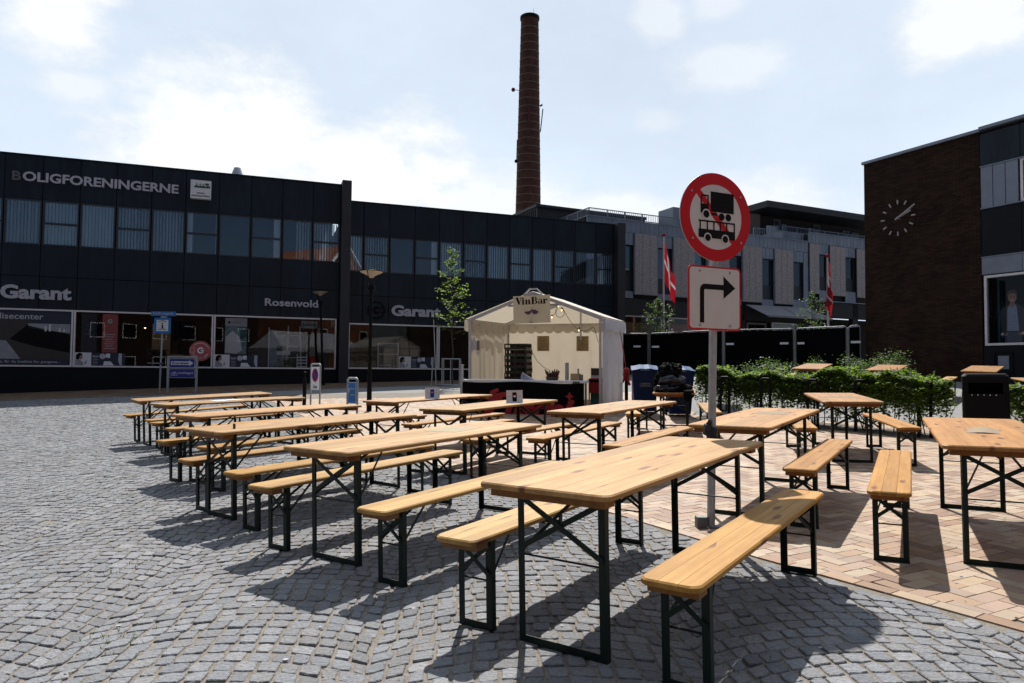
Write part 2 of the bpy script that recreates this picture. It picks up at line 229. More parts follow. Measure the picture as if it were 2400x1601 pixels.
# ------------------------------------------------------------------ mesh helpers
class MB:
    def __init__(s): s.v = []; s.f = []; s.m = []; s.cur = 0; s.uv = None; s.sm = []
    def add(s, vs, fs, mtx=None, smooth=False):
        o = len(s.v)
        for p in vs:
            p = Vector(p)
            if mtx is not None: p = mtx@p
            s.v.append(tuple(p))
        for f in fs: s.f.append(tuple(i+o for i in f)); s.m.append(s.cur); s.sm.append(smooth)
        return s
    def box(s, x0, x1, y0, y1, z0, z1, mtx=None):
        return s.add([(x0,y0,z0),(x1,y0,z0),(x1,y1,z0),(x0,y1,z0),(x0,y0,z1),(x1,y0,z1),(x1,y1,z1),(x0,y1,z1)], [(0,3,2,1),(4,5,6,7),(0,1,5,4),(1,2,6,5),(2,3,7,6),(3,0,4,7)], mtx)
    def bar(s, a, b, w_, h_, up=(0,0,1)):          # rectangular bar between two points
        a = Vector(a); b = Vector(b); d = (b-a); ln = d.length; d.normalize(); u = Vector(up)
        if abs(d.dot(u)) > .98: u = Vector((0,1,0))
        r = d.cross(u).normalized(); u = r.cross(d)
        M_ = Matrix(((d.x,r.x,u.x,a.x),(d.y,r.y,u.y,a.y),(d.z,r.z,u.z,a.z),(0,0,0,1)))
        return s.box(0, ln, -w_/2, w_/2, -h_/2, h_/2, M_)
    def cyl(s, a, b, r0, r1=None, n=12, caps=True, smooth=True):
        r1 = r0 if r1 is None else r1; a = Vector(a); b = Vector(b); d = (b-a).normalized(); q = d.to_track_quat('Z', 'Y')
        vs = [a+q@Vector((r0*math.cos(t), r0*math.sin(t), 0)) for t in [2*math.pi*i/n for i in range(n)]] + [b+q@Vector((r1*math.cos(t), r1*math.sin(t), 0)) for t in [2*math.pi*i/n for i in range(n)]]
        s.add(vs, [(i, (i+1)%n, n+(i+1)%n, n+i) for i in range(n)], smooth=smooth)
        if caps: s.add(vs, [tuple(range(n-1,-1,-1)), tuple(range(n, 2*n))])
        return s
    def tube(s, pts, r, n=8):
        for i in range(len(pts)-1): s.cyl(pts[i], pts[i+1], r, r, n)
        return s
    def prism(s, poly, y0, y1, mtx=None):          # polygon in x,z extruded along y
        n = len(poly); s.add([(p[0], y0, p[1]) for p in poly]+[(p[0], y1, p[1]) for p in poly], [tuple(range(n)), tuple(range(2*n-1, n-1, -1))]+[(i, n+i, n+(i+1)%n, (i+1)%n) for i in range(n)], mtx); return s
    def lathe(s, prof, n=20, mtx=None):
        vs = [(r*math.cos(2*math.pi*i/n), r*math.sin(2*math.pi*i/n), z) for r, z in prof for i in range(n)]
        s.add(vs, [(k*n+i, k*n+(i+1)%n, (k+1)*n+(i+1)%n, (k+1)*n+i) for k in range(len(prof)-1) for i in range(n)], mtx, True); return s
    def mesh(s, name, mats):
        me = bpy.data.meshes.new(name); me.from_pydata(s.v, [], s.f); me.polygons.foreach_set('material_index', s.m); me.polygons.foreach_set('use_smooth', s.sm)
        for x in (mats if isinstance(mats, (list, tuple)) else [mats]): me.materials.append(MT[x] if isinstance(x, str) else x)
        if s.uv: s.uv(me)
        me.update(); return me
    def build(s, name, mats, parent=None, mtx=None):
        o = bpy.data.objects.new(name, s.mesh(name, mats)); COL.objects.link(o)
        if parent: o.parent = parent
        if mtx is not None: o.matrix_local = mtx
        return o
def uvxz(me):                                       # wall coordinates: along the wall, up
    l = me.uv_layers.new(name='UVMap'); co = [v.co for v in me.vertices]
    for p in me.polygons:
        nx = abs(p.normal.x) > abs(p.normal.y); top = abs(p.normal.z) > .7
        for li in p.loop_indices:
            c = co[me.loops[li].vertex_index]; l.data[li].uv = (c.x, c.y) if top else ((c.y if nx else c.x), c.z)
def B(x0, x1, y0, y1, z0, z1): return MB().box(x0, x1, y0, y1, z0, z1)
def thing(name, label, cat, mtx, group=None):
    o = bpy.data.objects.new(name, None); COL.objects.link(o); o.empty_display_size = .2; o.matrix_world = mtx
    o['label'] = label; o['category'] = cat
    if group: o['group'] = group
    return o
def tag(o, label, cat, group=None):
    o['label'] = label; o['category'] = cat
    if group: o['group'] = group
    return o
def copy_thing(src, mtx, label, group=None):
    c = src.copy(); COL.objects.link(c); c.matrix_world = mtx; c['label'] = label
    if group: c['group'] = group
    for ch in src.children:
        d = ch.copy(); COL.objects.link(d); d.parent = c
        for g in ch.children:
            e = g.copy(); COL.objects.link(e); e.parent = d
    return c
def text(body, name, material, parent, x, z, w_=None, h_=None, y=0, bold=.0, ext=.01, align='LEFT', mtx=None, slant=0):
    """lettering standing in the parent's x-z plane, lower left at (x, z), fitted to width and height, facing -y"""
    cu = bpy.data.curves.new(name, 'FONT'); cu.body = body; cu.size = 1; cu.offset = bold; cu.resolution_u = 3; cu.shear = slant
    o = bpy.data.objects.new(name, cu); COL.objects.link(o); bpy.context.view_layer.update()
    me = bpy.data.meshes.new_from_object(o.evaluated_get(bpy.context.evaluated_depsgraph_get())); bpy.data.objects.remove(o)
    co = np.array([v.co[:] for v in me.vertices]); lo = co.min(0); hi = co.max(0); W = hi[0]-lo[0]; H = hi[1]-lo[1]
    sy = (h_/H) if h_ else w_/W; sx_ = (w_/W) if w_ else sy
    fs = [tuple(p.vertices) for p in me.polygons]; bpy.data.meshes.remove(me)
    k = MB(); P = [((c[0]-lo[0])*sx_, 0, (c[1]-lo[1])*sy) for c in co]
    ox = x-(0 if align == 'LEFT' else W*sx_/2)
    k.add([(ox+p[0], y, z+p[2]) for p in P], fs)
    if ext > .003:
        from collections import Counter
        ed = Counter(); dr = {}
        for f in fs:
            for i in range(len(f)):
                a, b = f[i], f[(i+1)%len(f)]; e = (min(a,b), max(a,b)); ed[e] += 1; dr[e] = (a, b)
        n = len(P); o2 = len(k.v); k.add([(ox+p[0], y+ext, z+p[2]) for p in P], [])
        for e, c in ed.items():
            if c == 1: a, b = dr[e]; k.f.append((b, a, o2+a, o2+b)); k.m.append(0); k.sm.append(False)
    return k.build(name, material, parent, mtx)
# ------------------------------------------------------------------ paving pieces
BND = [(2.95,2.70),(2.47,3.38),(1.89,4.29),(1.645,4.668),(.926,5.985),(-.456,8.116),(-.668,8.476),(-3.2,13.1),(-5.0,16.3)]
BN = np.array(BND)
def side(p):                                        # signed distance to the edge: positive on the tiled side
    best = 1e9; sg = 1
    for i in range(len(BN)-1):
        a, b = BN[i], BN[i+1]; d = b-a; ln = math.hypot(*d); t = max(0 if i else -9, min(1 if i < len(BN)-2 else 9, ((p[0]-a[0])*d[0]+(p[1]-a[1])*d[1])/ln**2))
        q = a+d*t; ds = math.hypot(p[0]-q[0], p[1]-q[1])
        if ds < best: best = ds; sg = 1 if (d[1]*(p[0]-a[0])-d[0]*(p[1]-a[1])) > 0 else -1
    return best*sg
def in_view(x, y, mrg=1.0): return 1.7 < y and abs(x) < .76*y+mrg
def piece_geo(poly, h, bev, lift, tilt, dep):
    """bevelled stone: outline polygon, top height, bevel, slight tilt"""
    n = len(poly); c = poly.mean(0); vs = []
    top = c+(poly-c)*(1-bev/np.maximum(np.linalg.norm(poly-c, axis=1), 1e-3))[:, None]
    def zz(p): return gz(p[:, 0], p[:, 1])+lift+(p-c)@tilt
    z0 = zz(poly)-dep; z1 = zz(poly)-h; z2 = zz(top)
    V = np.concatenate([np.column_stack([poly, z0]), np.column_stack([poly, z1]), np.column_stack([top, z2])])
    F = [(i, (i+1)%n, n+(i+1)%n, n+i) for i in range(n)]+[(n+i, n+(i+1)%n, 2*n+(i+1)%n, 2*n+i) for i in range(n)]+[tuple(range(2*n, 3*n))]
    return V, F
def emit_pieces(items, name, material, parent, near=300):
    """items: (distance, poly, h, bev, lift, tilt, depth, colour); the largest as objects, the rest joined"""
    items.sort(key=lambda t: t[0])
    def mk(lst, nm, kind=None):
        Vs = []; Fs = []; C = []; o = 0
        for _, poly, h, bev, lift, tilt, dep, colr in lst:
            V, F = piece_geo(poly, h, bev, lift, tilt, dep); Vs.append(V); Fs += [tuple(i+o for i in f) for f in F]; o += len(V); C.append(np.tile([*colr, 1], (len(V), 1)))
        V = np.concatenate(Vs); me = bpy.data.meshes.new(nm); me.from_pydata(V.tolist(), [], Fs); me.materials.append(MT[material])
        a = me.attributes.new('tint', 'FLOAT_COLOR', 'POINT'); a.data.foreach_set('color', np.concatenate(C).ravel().astype(np.float32))
        ob = bpy.data.objects.new(nm, me); COL.objects.link(ob); ob.parent = parent
        if kind: ob['kind'] = kind
    for it in items[:near]: mk([it], name)
    mk(items[near:], name+'_field', 'stuff')
def struct(o): o['kind'] = 'structure'; return o
# one ground sheet, finer near the square
xs = np.concatenate([np.linspace(-140, -30, 12), np.linspace(-28, 34, 94), np.linspace(38, 160, 12)]); ys = np.concatenate([np.linspace(-60, -4, 12), np.linspace(-3, 36, 66), np.linspace(40, 260, 14)])
gv = MB(); nx = len(xs)
for y in ys:
    for x in xs: gv.v.append((x, y, float(gz(x, y))-.0075))
def is_sand(x, y): return y < 22 and -17 < x < 14
for j in range(len(ys)-1):
    for i in range(nx-1):
        gv.f.append((j*nx+i, j*nx+i+1, (j+1)*nx+i+1, (j+1)*nx+i)); cx, cy = (xs[i]+xs[i+1])/2, (ys[j]+ys[j+1])/2
        gv.m.append(0 if is_sand(cx, cy) and not (cx > 3.6 and cy > 14) else 1); gv.sm.append(True)
ground = struct(gv.build('ground', ['sand', 'ground']))
cob = struct(bpy.data.objects.new('cobbled_square', None)); COL.objects.link(cob)
til = struct(bpy.data.objects.new('tiled_square', None)); COL.objects.link(til)
# granite setts in segmental arcs
items = []; W_, HA = 1.45, R(31); RR = W_/2/math.sin(HA); NP = 15; pit = .099; ya = R(4); e1 = np.array([math.cos(ya), math.sin(ya)]); e2 = np.array([-math.sin(ya), math.cos(ya)])
O0 = np.array([-1.2, 1.0])
for lane in range(-13, 10):
    for k in range(-2, 235):
        cc = O0+e1*lane*W_+e2*(k*pit)
        if not in_view(cc[0], cc[1], 1.6) or cc[1] > 22.3: continue
        off = rng.uniform(-.4, .4); cuts = np.linspace(-HA, HA, NP+1)+rng.normal(0, .0065, NP+1); cuts[1:-1] += (off)*2*HA/NP*.5*(1 if k % 2 else -1)
        for s in range(NP):
            a, b = cuts[s]+.0050, cuts[s+1]-.0050
            def P(t, kk): return cc+e1*(RR*math.sin(t))+e2*(RR*(math.cos(t)-1)+kk*pit)
            mid = P((a+b)/2, .5)
            if not in_view(mid[0], mid[1], .35): continue
            far = mid[1] > 8.5
            g0, g1 = .045, .955
            if far: pl = [P(a, g0), P(b, g0), P(b, g1), P(a, g1)]
            else:
                q = [P(a, g0), P((a+b)/2, g0-.02), P(b, g0), P(b, .5), P(b, g1), P((a+b)/2, g1+.02), P(a, g1), P(a, .5)]; cq = np.mean(q, 0); pl = []
                for i_, p_ in enumerate(q): pl.append(cq+(p_-cq)*((.93 if i_ % 2 == 0 else 1.0)+rng.normal(0, .025)))
            pl = np.array(pl)+rng.normal(0, .002, (len(pl), 2))
            sd_ = side(mid)
            if sd_ > -.045: continue
            if mid[1] > 9 and sd_ > -.06: continue
            gcol = float(np.clip(rng.normal(.156, .017), .11, .22)); warm = rng.uniform(-.005, .005)
            if rng.random() < .03: gcol *= 1.2
            items.append((mid[1]+abs(mid[0])*.12, pl, .004, .0045, float(rng.normal(0, .0022)), rng.normal(0, .022, 2), .03, (gcol*.985+warm, gcol, gcol*1.07-warm)))
emit_pieces(items, 'sett', 'stone', cob); ncob = len(items)
# clinker bricks: soldier row along the edge, herringbone behind
def clipp(poly, a, nrm):
    outp = []
    for i in range(len(poly)):
        p, q = poly[i], poly[(i+1)%len(poly)]; dp, dq = (p-a)@nrm, (q-a)@nrm
        if dp >= 0: outp.append(p)
        if dp*dq < 0: outp.append(p+(q-p)*(dp/(dp-dq)))
    return outp
CP = [(.50,.39,.30),(.46,.31,.21),(.36,.225,.15),(.53,.43,.34),(.41,.27,.20),(.46,.33,.27),(.31,.19,.135),(.53,.40,.28),(.44,.33,.27)]
def tcol(): c = np.array(CP[rng.integers(len(CP))])*rng.uniform(.55, .67)*np.array([1,.95,.87]); return tuple(c)
items = []
segs = []
for i in range(len(BN)-1):
    a, b = BN[i], BN[i+1]; d = b-a; ln = math.hypot(*d); d = d/ln; nr = np.array([d[1], -d[0]]); segs.append((a, b, nr, d, ln))
tot = 0
for a, b, nr, d, ln in segs:
    n = max(1, round(ln/.213)); st = ln/n
    for i in range(n):
        p0 = a+d*(i*st+.002); p1 = a+d*((i+1)*st-.002); pl = np.array([p0+nr*.004, p0+nr*.1, p1+nr*.1, p1+nr*.004]); md = pl.mean(0)
        if in_view(md[0], md[1]): items.append((md[1]+abs(md[0])*.12, pl, .002, .002, float(rng.normal(0, .0006))+.002, rng.normal(0, .003, 2), .02, tcol()))
f1 = np.array([.9, .436]); f1 /= np.linalg.norm(f1); f2 = np.array([-f1[1], f1[0]]); U = .1035
def tile_ok(p): return p[1] < 20.3 and p[0] < .9*p[1] and not (p[1] > 13.1-.42*(p[0]-6.2) and p[0] > 4.0 and p[1] > 11.0 and p[1] > 14.6-.45*(p[0]-3.6)+.3)
for ix in range(-190, 200):
    for iy in range(-60, 240):
        r4 = (ix-iy) % 4
        if r4 not in (0, 3): continue
        w2, h2 = (2, 1) if r4 == 0 else (1, 2)
        c0 = f1*((ix+w2/2)*U)+f2*((iy+h2/2)*U)
        if not in_view(c0[0], c0[1], .4) or c0[1] > 20.3 or not tile_ok(c0): continue
        sdd = side(c0)
        if sdd < .04: continue
        g = .002; x0, x1, y0, y1 = ix*U+g, (ix+w2)*U-g, iy*U+g, (iy+h2)*U-g
        pl = [f1*x0+f2*y0, f1*x1+f2*y0, f1*x1+f2*y1, f1*x0+f2*y1]
        if sdd < .26:
            bi = min(range(len(segs)), key=lambda i: abs((c0-segs[i][0])@segs[i][3]-segs[i][4]/2)-segs[i][4]/2 if True else 0)
            a, b, nr, d, ln = segs[bi]; pl = clipp(pl, a+nr*.104, nr)
            if len(pl) < 3: continue
        pl = np.array(pl)
        ar = .5*abs(np.dot(pl[:, 0], np.roll(pl[:, 1], 1))-np.dot(pl[:, 1], np.roll(pl[:, 0], 1)))
        if ar < .0006: continue
        items.append((c0[1]+abs(c0[0])*.12, pl, .002, .002, float(rng.normal(0, .0008))+.001, rng.normal(0, .004, 2), .02, tcol()))
emit_pieces(items, 'tile', 'tile', til)
# manhole cover and pavement in front of the dark building
UL = Vector((.9415, .3371, 0)); NL = Vector((.3371, -.9415, 0)); PL = Vector((-12.8, 26, 0)); ML = Matrix(((UL.x,-NL.x,0,PL.x),(UL.y,-NL.y,0,PL.y),(0,0,1,0),(0,0,0,1)))
pv = MB(); sxs = np.linspace(-14, 21, 71); dys = np.linspace(-.02, -3.6, 8)
for s_ in sxs:
    for d_ in dys:
        q = ML@Vector((s_, d_, 0)); pv.v.append((q.x, q.y, float(gz(q.x, q.y))+.004+.0))
for i in range(70):
    for j in range(7): a = i*8+j; pv.f.append((a, a+1, a+9, a+8)); pv.m.append(0); pv.sm.append(True)
def uvxy(me):
    l = me.uv_layers.new(name='UVMap')
    for p in me.polygons:
        for li in p.loop_indices: c = me.vertices[me.loops[li].vertex_index].co; l.data[li].uv = (c.x*.94+c.y*.34, -c.x*.34+c.y*.94)
pv.uv = uvxy; struct(pv.build('pavement', 'pave'))
kb = MB()
for i in range(70):
    a = ML@Vector((sxs[i], -3.68, 0)); b = ML@Vector((sxs[i+1]-.02, -3.68, 0)); a.z = float(gz(a.x, a.y))-.02; b.z = float(gz(b.x, b.y))-.02; kb.bar(a, b, .13, .07)
struct(kb.build('kerb', 'ground'))
mh = MB(); q = gm(-7.95, 17.6)
mh.lathe([(0, .006), (.30, .006), (.30, -.01)], 28, q); mh.lathe([(.33, -.01), (.33, .008), (.37, .008), (.37, -.01)], 28, q); tag(mh.build('manhole_cover', 'steel'), 'round iron manhole cover in the cobbles left of the farthest long table', 'manhole cover')
# ------------------------------------------------------------------ beer tables and benches
def plank(nm, x0, x1, y0, y1, zt, th, rl, rr, material, parent):
    """one board; rl / rr: rounded outer corners on the low-y / high-y side"""
    r = .045; pts = []
    def arc(cx, cy, a0): return [(cx+r*math.cos(R(a0+t)), cy+r*math.sin(R(a0+t))) for t in (0, 22.5, 45, 67.5, 90)]
    pts += arc(x0+r, y0+r, 180) if rl else [(x0, y0)]
    pts += arc(x1-r, y0+r, 270) if rl else [(x1, y0)]
    pts += arc(x1-r, y1-r, 0) if rr else [(x1, y1)]
    pts += arc(x0+r, y1-r, 90) if rr else [(x0, y1)]
    def inset(d, ds):
        o = []
        for x, y in pts:
            dx = d if x < x0+.08 else (-d if x > x1-.08 else 0); dl = d if rl else ds; dr = d if rr else ds; dy = dl if y < (y0+y1)/2 else -dr; o.append((x+dx, y+dy))
        return o
    n = len(pts); k = MB(); a = inset(.004, 0); b = inset(0, 0); c = inset(0, 0); d = inset(.007, .0006)
    L4 = [[(x, y, zt-th) for x, y in a], [(x, y, zt-th+.004) for x, y in b], [(x, y, zt-.007) for x, y in c], [(x, y, zt) for x, y in d]]
    V = [p for l_ in L4 for p in l_]; F = [tuple(range(n-1, -1, -1))]
    for q_ in range(3): F += [(q_*n+i, q_*n+(i+1)%n, (q_+1)*n+(i+1)%n, (q_+1)*n+i) for i in range(n)]
    F.append(tuple(range(3*n, 4*n))); k.add(V, F); return k.build(nm, material, parent)
def furniture(kind):
    tb = kind == 'table'; zt, hw, n, mtn = (.77, .345, 5, 'table') if tb else (.48, .125, 3, 'bench'); t = thing('beer_table' if tb else 'beer_bench', '', kind, Matrix())
    th = .028; wd = 2*hw/n
    for i in range(n): plank('plank', -1.1, 1.1, -hw+i*wd, -hw+(i+1)*wd-.0004, zt, th, i == 0, i == n-1, mtn, t)
    lw = .2336 if tb else .102; lt = .034; bl = .30 if tb else .105; bh = .040 if tb else .034
    for sx_ in (-1, 1):
        xb = sx_*1.005
        B(xb-.045, xb+.045, -bl, bl, zt-th-bh, zt-th-.0005).build('batten', 'batten', t)
        xf = sx_*.91
        for sy in (-1, 1):                       # angle iron leg
            k = MB(); y = sy*lw; k.box(xf-.017, xf+.017, y-.002 if sy > 0 else y-.002, y+.002, .03, zt-th-.002) if False else None
            yo = y; yi = y-sy*lt
            k.box(xf-.018, xf+.018, min(yo, yo-sy*.004), max(yo, yo-sy*.004), .012, zt-th-.001)
            k.box(xf+sx_*.014, xf+sx_*.018, min(yo-sy*.0045, yi), max(yo-sy*.0045, yi), .012, zt-th-.001)
            k.build('leg', 'green', t)
        MB().box(xf-.018, xf+.018, -lw+.005, lw-.005, .0, .005).box(xf+sx_*.0135, xf+sx_*.0175, -lw+.005, lw-.005, .0055, .036).box(xf-.018, xf+.018, -lw-.0015, -lw+.0045, .001, .0115).box(xf-.018, xf+.018, lw-.0045, lw+.0015, .001, .0115).build('foot_bar', 'green', t)
        za, zb = (zt-.075, zt-.325) if tb else (zt-.06, zt-.205); br = .026 if tb else .022
        MB().bar((xf+sx_*.021, -lw+.01, za), (xf+sx_*.021, lw-.01, zb), .004, br).bar((xf+sx_*.026, lw-.01, za), (xf+sx_*.026, -lw+.01, zb), .004, br).build('cross_brace', 'green', t)
        MB().cyl((xf, -lw, zb-.035), (xf, lw, zb-.035), .005, n=6).build('rod', 'green', t)
        xi = sx_*(.91-(.42 if tb else .27)); MB().bar((xf-sx_*.006, -lw+.012, zb-.01), (xi, -.03, zt-th-.008), .004, .018).bar((xf-sx_*.006, lw-.012, zb-.01), (xi, .03, zt-th-.008), .004, .018).build('stay', 'green', t)
        MB().box(xi-sx_*.0-.05, xi+.05, -.06, .06, zt-th-.005, zt-th-.0006).build('hinge_plate', 'green', t)
    return t
TBL = furniture('table'); BNC = furniture('bench'); used = set()
G1, G2 = 'long beer tables set out on the square', 'beer benches beside the tables'; G3 = 'beer tables behind the hedge'
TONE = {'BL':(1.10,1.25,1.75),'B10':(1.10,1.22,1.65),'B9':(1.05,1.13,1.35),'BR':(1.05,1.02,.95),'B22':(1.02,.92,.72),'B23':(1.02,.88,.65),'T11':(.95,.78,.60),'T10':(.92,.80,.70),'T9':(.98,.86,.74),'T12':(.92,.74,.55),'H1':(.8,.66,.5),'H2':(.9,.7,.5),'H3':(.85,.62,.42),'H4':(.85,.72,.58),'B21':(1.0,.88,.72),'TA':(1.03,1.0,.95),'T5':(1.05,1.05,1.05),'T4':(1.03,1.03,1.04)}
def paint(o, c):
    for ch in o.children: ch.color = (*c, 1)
def put(src, x, y, yaw, label, group, tilt=None):
    mtx = gm(x, y, R(yaw))
    if tilt: mtx = mtx@tilt
    if src.name not in used: used.add(src.name); src.matrix_world = mtx; src['label'] = label; src['group'] = group; return src
    return copy_thing(src, mtx, label, group)
TP = {
'TA':(.783,3.968,54.1,'large foreground beer table with a round sign shadow on its far right corner'),
'T1':(-5.409,12.297,39.2,'farthest left beer table, last before the shaded pavement'),
'T2':(-4.354,10.882,47.6,'left beer table with a pale sheet lying flat at its middle'),
'T3':(-2.918,8.588,49.1,'left beer table third from the back, no objects on top'),
'T4':(-1.943,6.830,49.9,'left beer table with a small dark cork standing near its left end'),
'T5':(-.626,5.456,53.6,'beer table directly behind and left of the large foreground table'),
'T6':(-1.232,10.873,51.6,'beer table carrying the card with the blue can'),
'T7':(-.212,9.075,56.3,'beer table before the wine tent carrying the card with the black can'),
'T8':(1.288,8.378,56.0,'beer table in front of the right tent post, pale print on its far half'),
'T9':(2.406,6.669,56.6,'beer table just behind the round traffic sign pole, crossed by the pole'),
'T10':(4.531,9.586,72.9,'beer table in front of the hedge with its end toward the viewer'),
'T11':(3.524,5.174,62.2,'beer table cut off by the right edge, a curled sheet on it'),
'T12':(2.931,12.470,76.3,'beer table by the blue bins with the heap of dark textiles'),
'H1':(8.032,18.524,57.9,'beer table behind the hedge, left of the green bushes'),
'H2':(4.880,16.422,70.7,'beer table behind the hedge just right of the sign pole'),
'H3':(9.537,17.639,54.2,'beer table behind the hedge with leafy twigs in front of its top'),
'H4':(11.429,16.854,50.9,'beer table behind the black litter bin'),
'H5':(10.3,13.3,70,'beer table at the right edge behind the litter bin, nearer than its neighbour')}
BP = {
'BL':(.350,4.291,56.0,'pale beer bench on the left side of the large foreground table'),
'BR':(1.248,3.576,54.5,'nearest beer bench, orange boards, right of the foreground table'),
'B10':(-.186,4.964,55.5,'pale beer bench running behind the left corner of the foreground table'),
'B9':(-1.147,5.795,55.9,'beer bench whose left end shows below the left legs of the middle table'),
'B8':(-1.523,6.365,52.1,'beer bench passing between the leg frames of two left tables, second from the front there'),
'B14':(.839,8.550,58.3,'beer bench under the near side of the table before the right tent post'),
'B21':(2.786,6.228,57.3,'beer bench with dark shaded left edge, right of the sign pole'),
'B22':(2.919,5.324,60.1,'orange beer bench seen end on, between sign pole and right table'),
'B23':(5.016,9.255,73.5,'beer bench running from the hedge down to the right of the end-on table'),
'B16':(-.798,10.448,55.4,'beer bench behind the table with the black can card'),
'B1':(-5.925,12.861,48.3,'leftmost beer bench, behind the farthest left table'),
'B2':(-4.982,11.789,46.2,'beer bench on the near side of the farthest left table'),
'B3':(-4.642,11.210,52.0,'beer bench on the far side of the table with the pale sheet'),
'B4':(-3.887,10.214,48.0,'beer bench on the near side of the table with the pale sheet'),
'B5':(-3.340,8.776,56.6,'beer bench sticking out left behind the third left table'),
'B6':(-2.587,8.140,57.2,'beer bench whose left end is hidden by the legs of the cork table'),
'B7':(-2.251,7.134,51.4,'beer bench behind the cork table, left end at its leg frame'),
'B13':(1.60,7.80,57.5,'orange beer bench on the left side of the table behind the sign pole'),
'B15':(.167,8.494,54.8,'beer bench between the black can table and the tent post table'),
'B17':(-.630,9.199,56.2,'beer bench mostly hidden under the black can table'),
'B25':(-2.068,10.323,53.8,'beer bench on the near side of the blue can table'),
'B18':(2.195,12.026,75.3,'beer bench left of the table with the dark textiles, seen end on'),
'B19':(3.420,12.032,78.3,'beer bench right of the textile heap table, partly behind the sign pole'),
'B20':(3.877,9.382,72.4,'beer bench left of the end-on hedge table, seen end on'),
'B24':(4.55,5.15,62,'beer bench at the far right edge beyond the cut-off table')}
tabs = {}
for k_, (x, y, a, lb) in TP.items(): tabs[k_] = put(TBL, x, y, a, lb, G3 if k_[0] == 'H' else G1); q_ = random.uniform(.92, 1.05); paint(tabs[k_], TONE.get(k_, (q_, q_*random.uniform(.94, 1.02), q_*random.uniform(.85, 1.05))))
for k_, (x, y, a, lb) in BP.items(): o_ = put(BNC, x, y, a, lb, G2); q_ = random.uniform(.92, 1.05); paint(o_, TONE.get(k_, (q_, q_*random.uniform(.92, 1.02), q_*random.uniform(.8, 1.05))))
for i, (x, y, a, lb) in enumerate([(7.45,18.95,58,'beer bench behind the hedge left of the bush table'),(5.6,16.1,71,'beer bench glimpsed through the left part of the hedge'),(9.0,18.0,54,'beer bench glimpsed through the hedge below the twig table'),(10.75,17.2,51,'beer bench behind the hedge left of the litter bin table'),(9.35,13.7,66,'beer bench just left of the litter bin, behind the hedge')]):
    put(BNC, x, y, a, lb, 'beer benches behind the hedge')
# flat prints, cards and small things on the tables
def on(tk, x, y, yaw=0, z=.7705): return tabs[tk].matrix_world@Matrix.Translation((x, y, z))@Matrix.Rotation(R(yaw), 4, 'Z')
def sheet(tk, x, y, w_, h_, yaw, label, material, curl=0, name='paper_sheet'):
    k = MB(); n = 10
    for i in range(n+1):
        u = i/n; z = .0008+curl*max(0, math.sin(u*math.pi))**1.5
        k.v += [((u-.5)*w_, -h_/2, z), ((u-.5)*w_, h_/2, z*.4+.0005)]
    for i in range(n): k.f.append((2*i, 2*i+2, 2*i+3, 2*i+1)); k.m.append(0); k.sm.append(True)
    tag(k.build(name, material, None, on(tk, x, y, yaw)), label, 'sheet')
MT['fence_tube'] = mat('dull_fence_tube', (.13,.135,.15), .5, .5, nz=(14,.2))
MT['polefoot'] = mat('dull_zinc_foot', (.15,.155,.16), .7, .3, nz=(20,.3))
MT['film'] = mat('pale_print_film', (.42,.33,.235), .25)
MT['film2'] = mat('pale_green_film', (.42,.34,.215), .3)
sheet('T2', -.05, .05, .42, .3, 0, 'pale printed sheet lying flat at the middle of a left table', 'paper', .004)
sheet('T5', .35, .05, .42, .3, 10, 'faint greenish print stuck on the table left of the foreground table', 'film2')
sheet('T8', .35, .0, .42, .3, 0, 'faint greenish print on the table before the right tent post', 'film2')
sheet('T9', .40, .0, .36, .3, 0, 'pale print on the table behind the sign pole', 'film')
sheet('T10', -.1, .0, .30, .42, 0, 'whitish print on the end-on table in front of the hedge', 'film')
sheet('T11', -.12, .02, .20, .34, 84, 'white sheet curling up on the table at the right edge', 'film', .018)
ck = MB().lathe([(0, .045), (.009, .045), (.011, .04), (.011, 0), (0, 0)], 12); tag(ck.build('cork', 'bark', None, on('T4', -.86, -.13)), 'small dark cork standing near the left end of a table', 'cork')
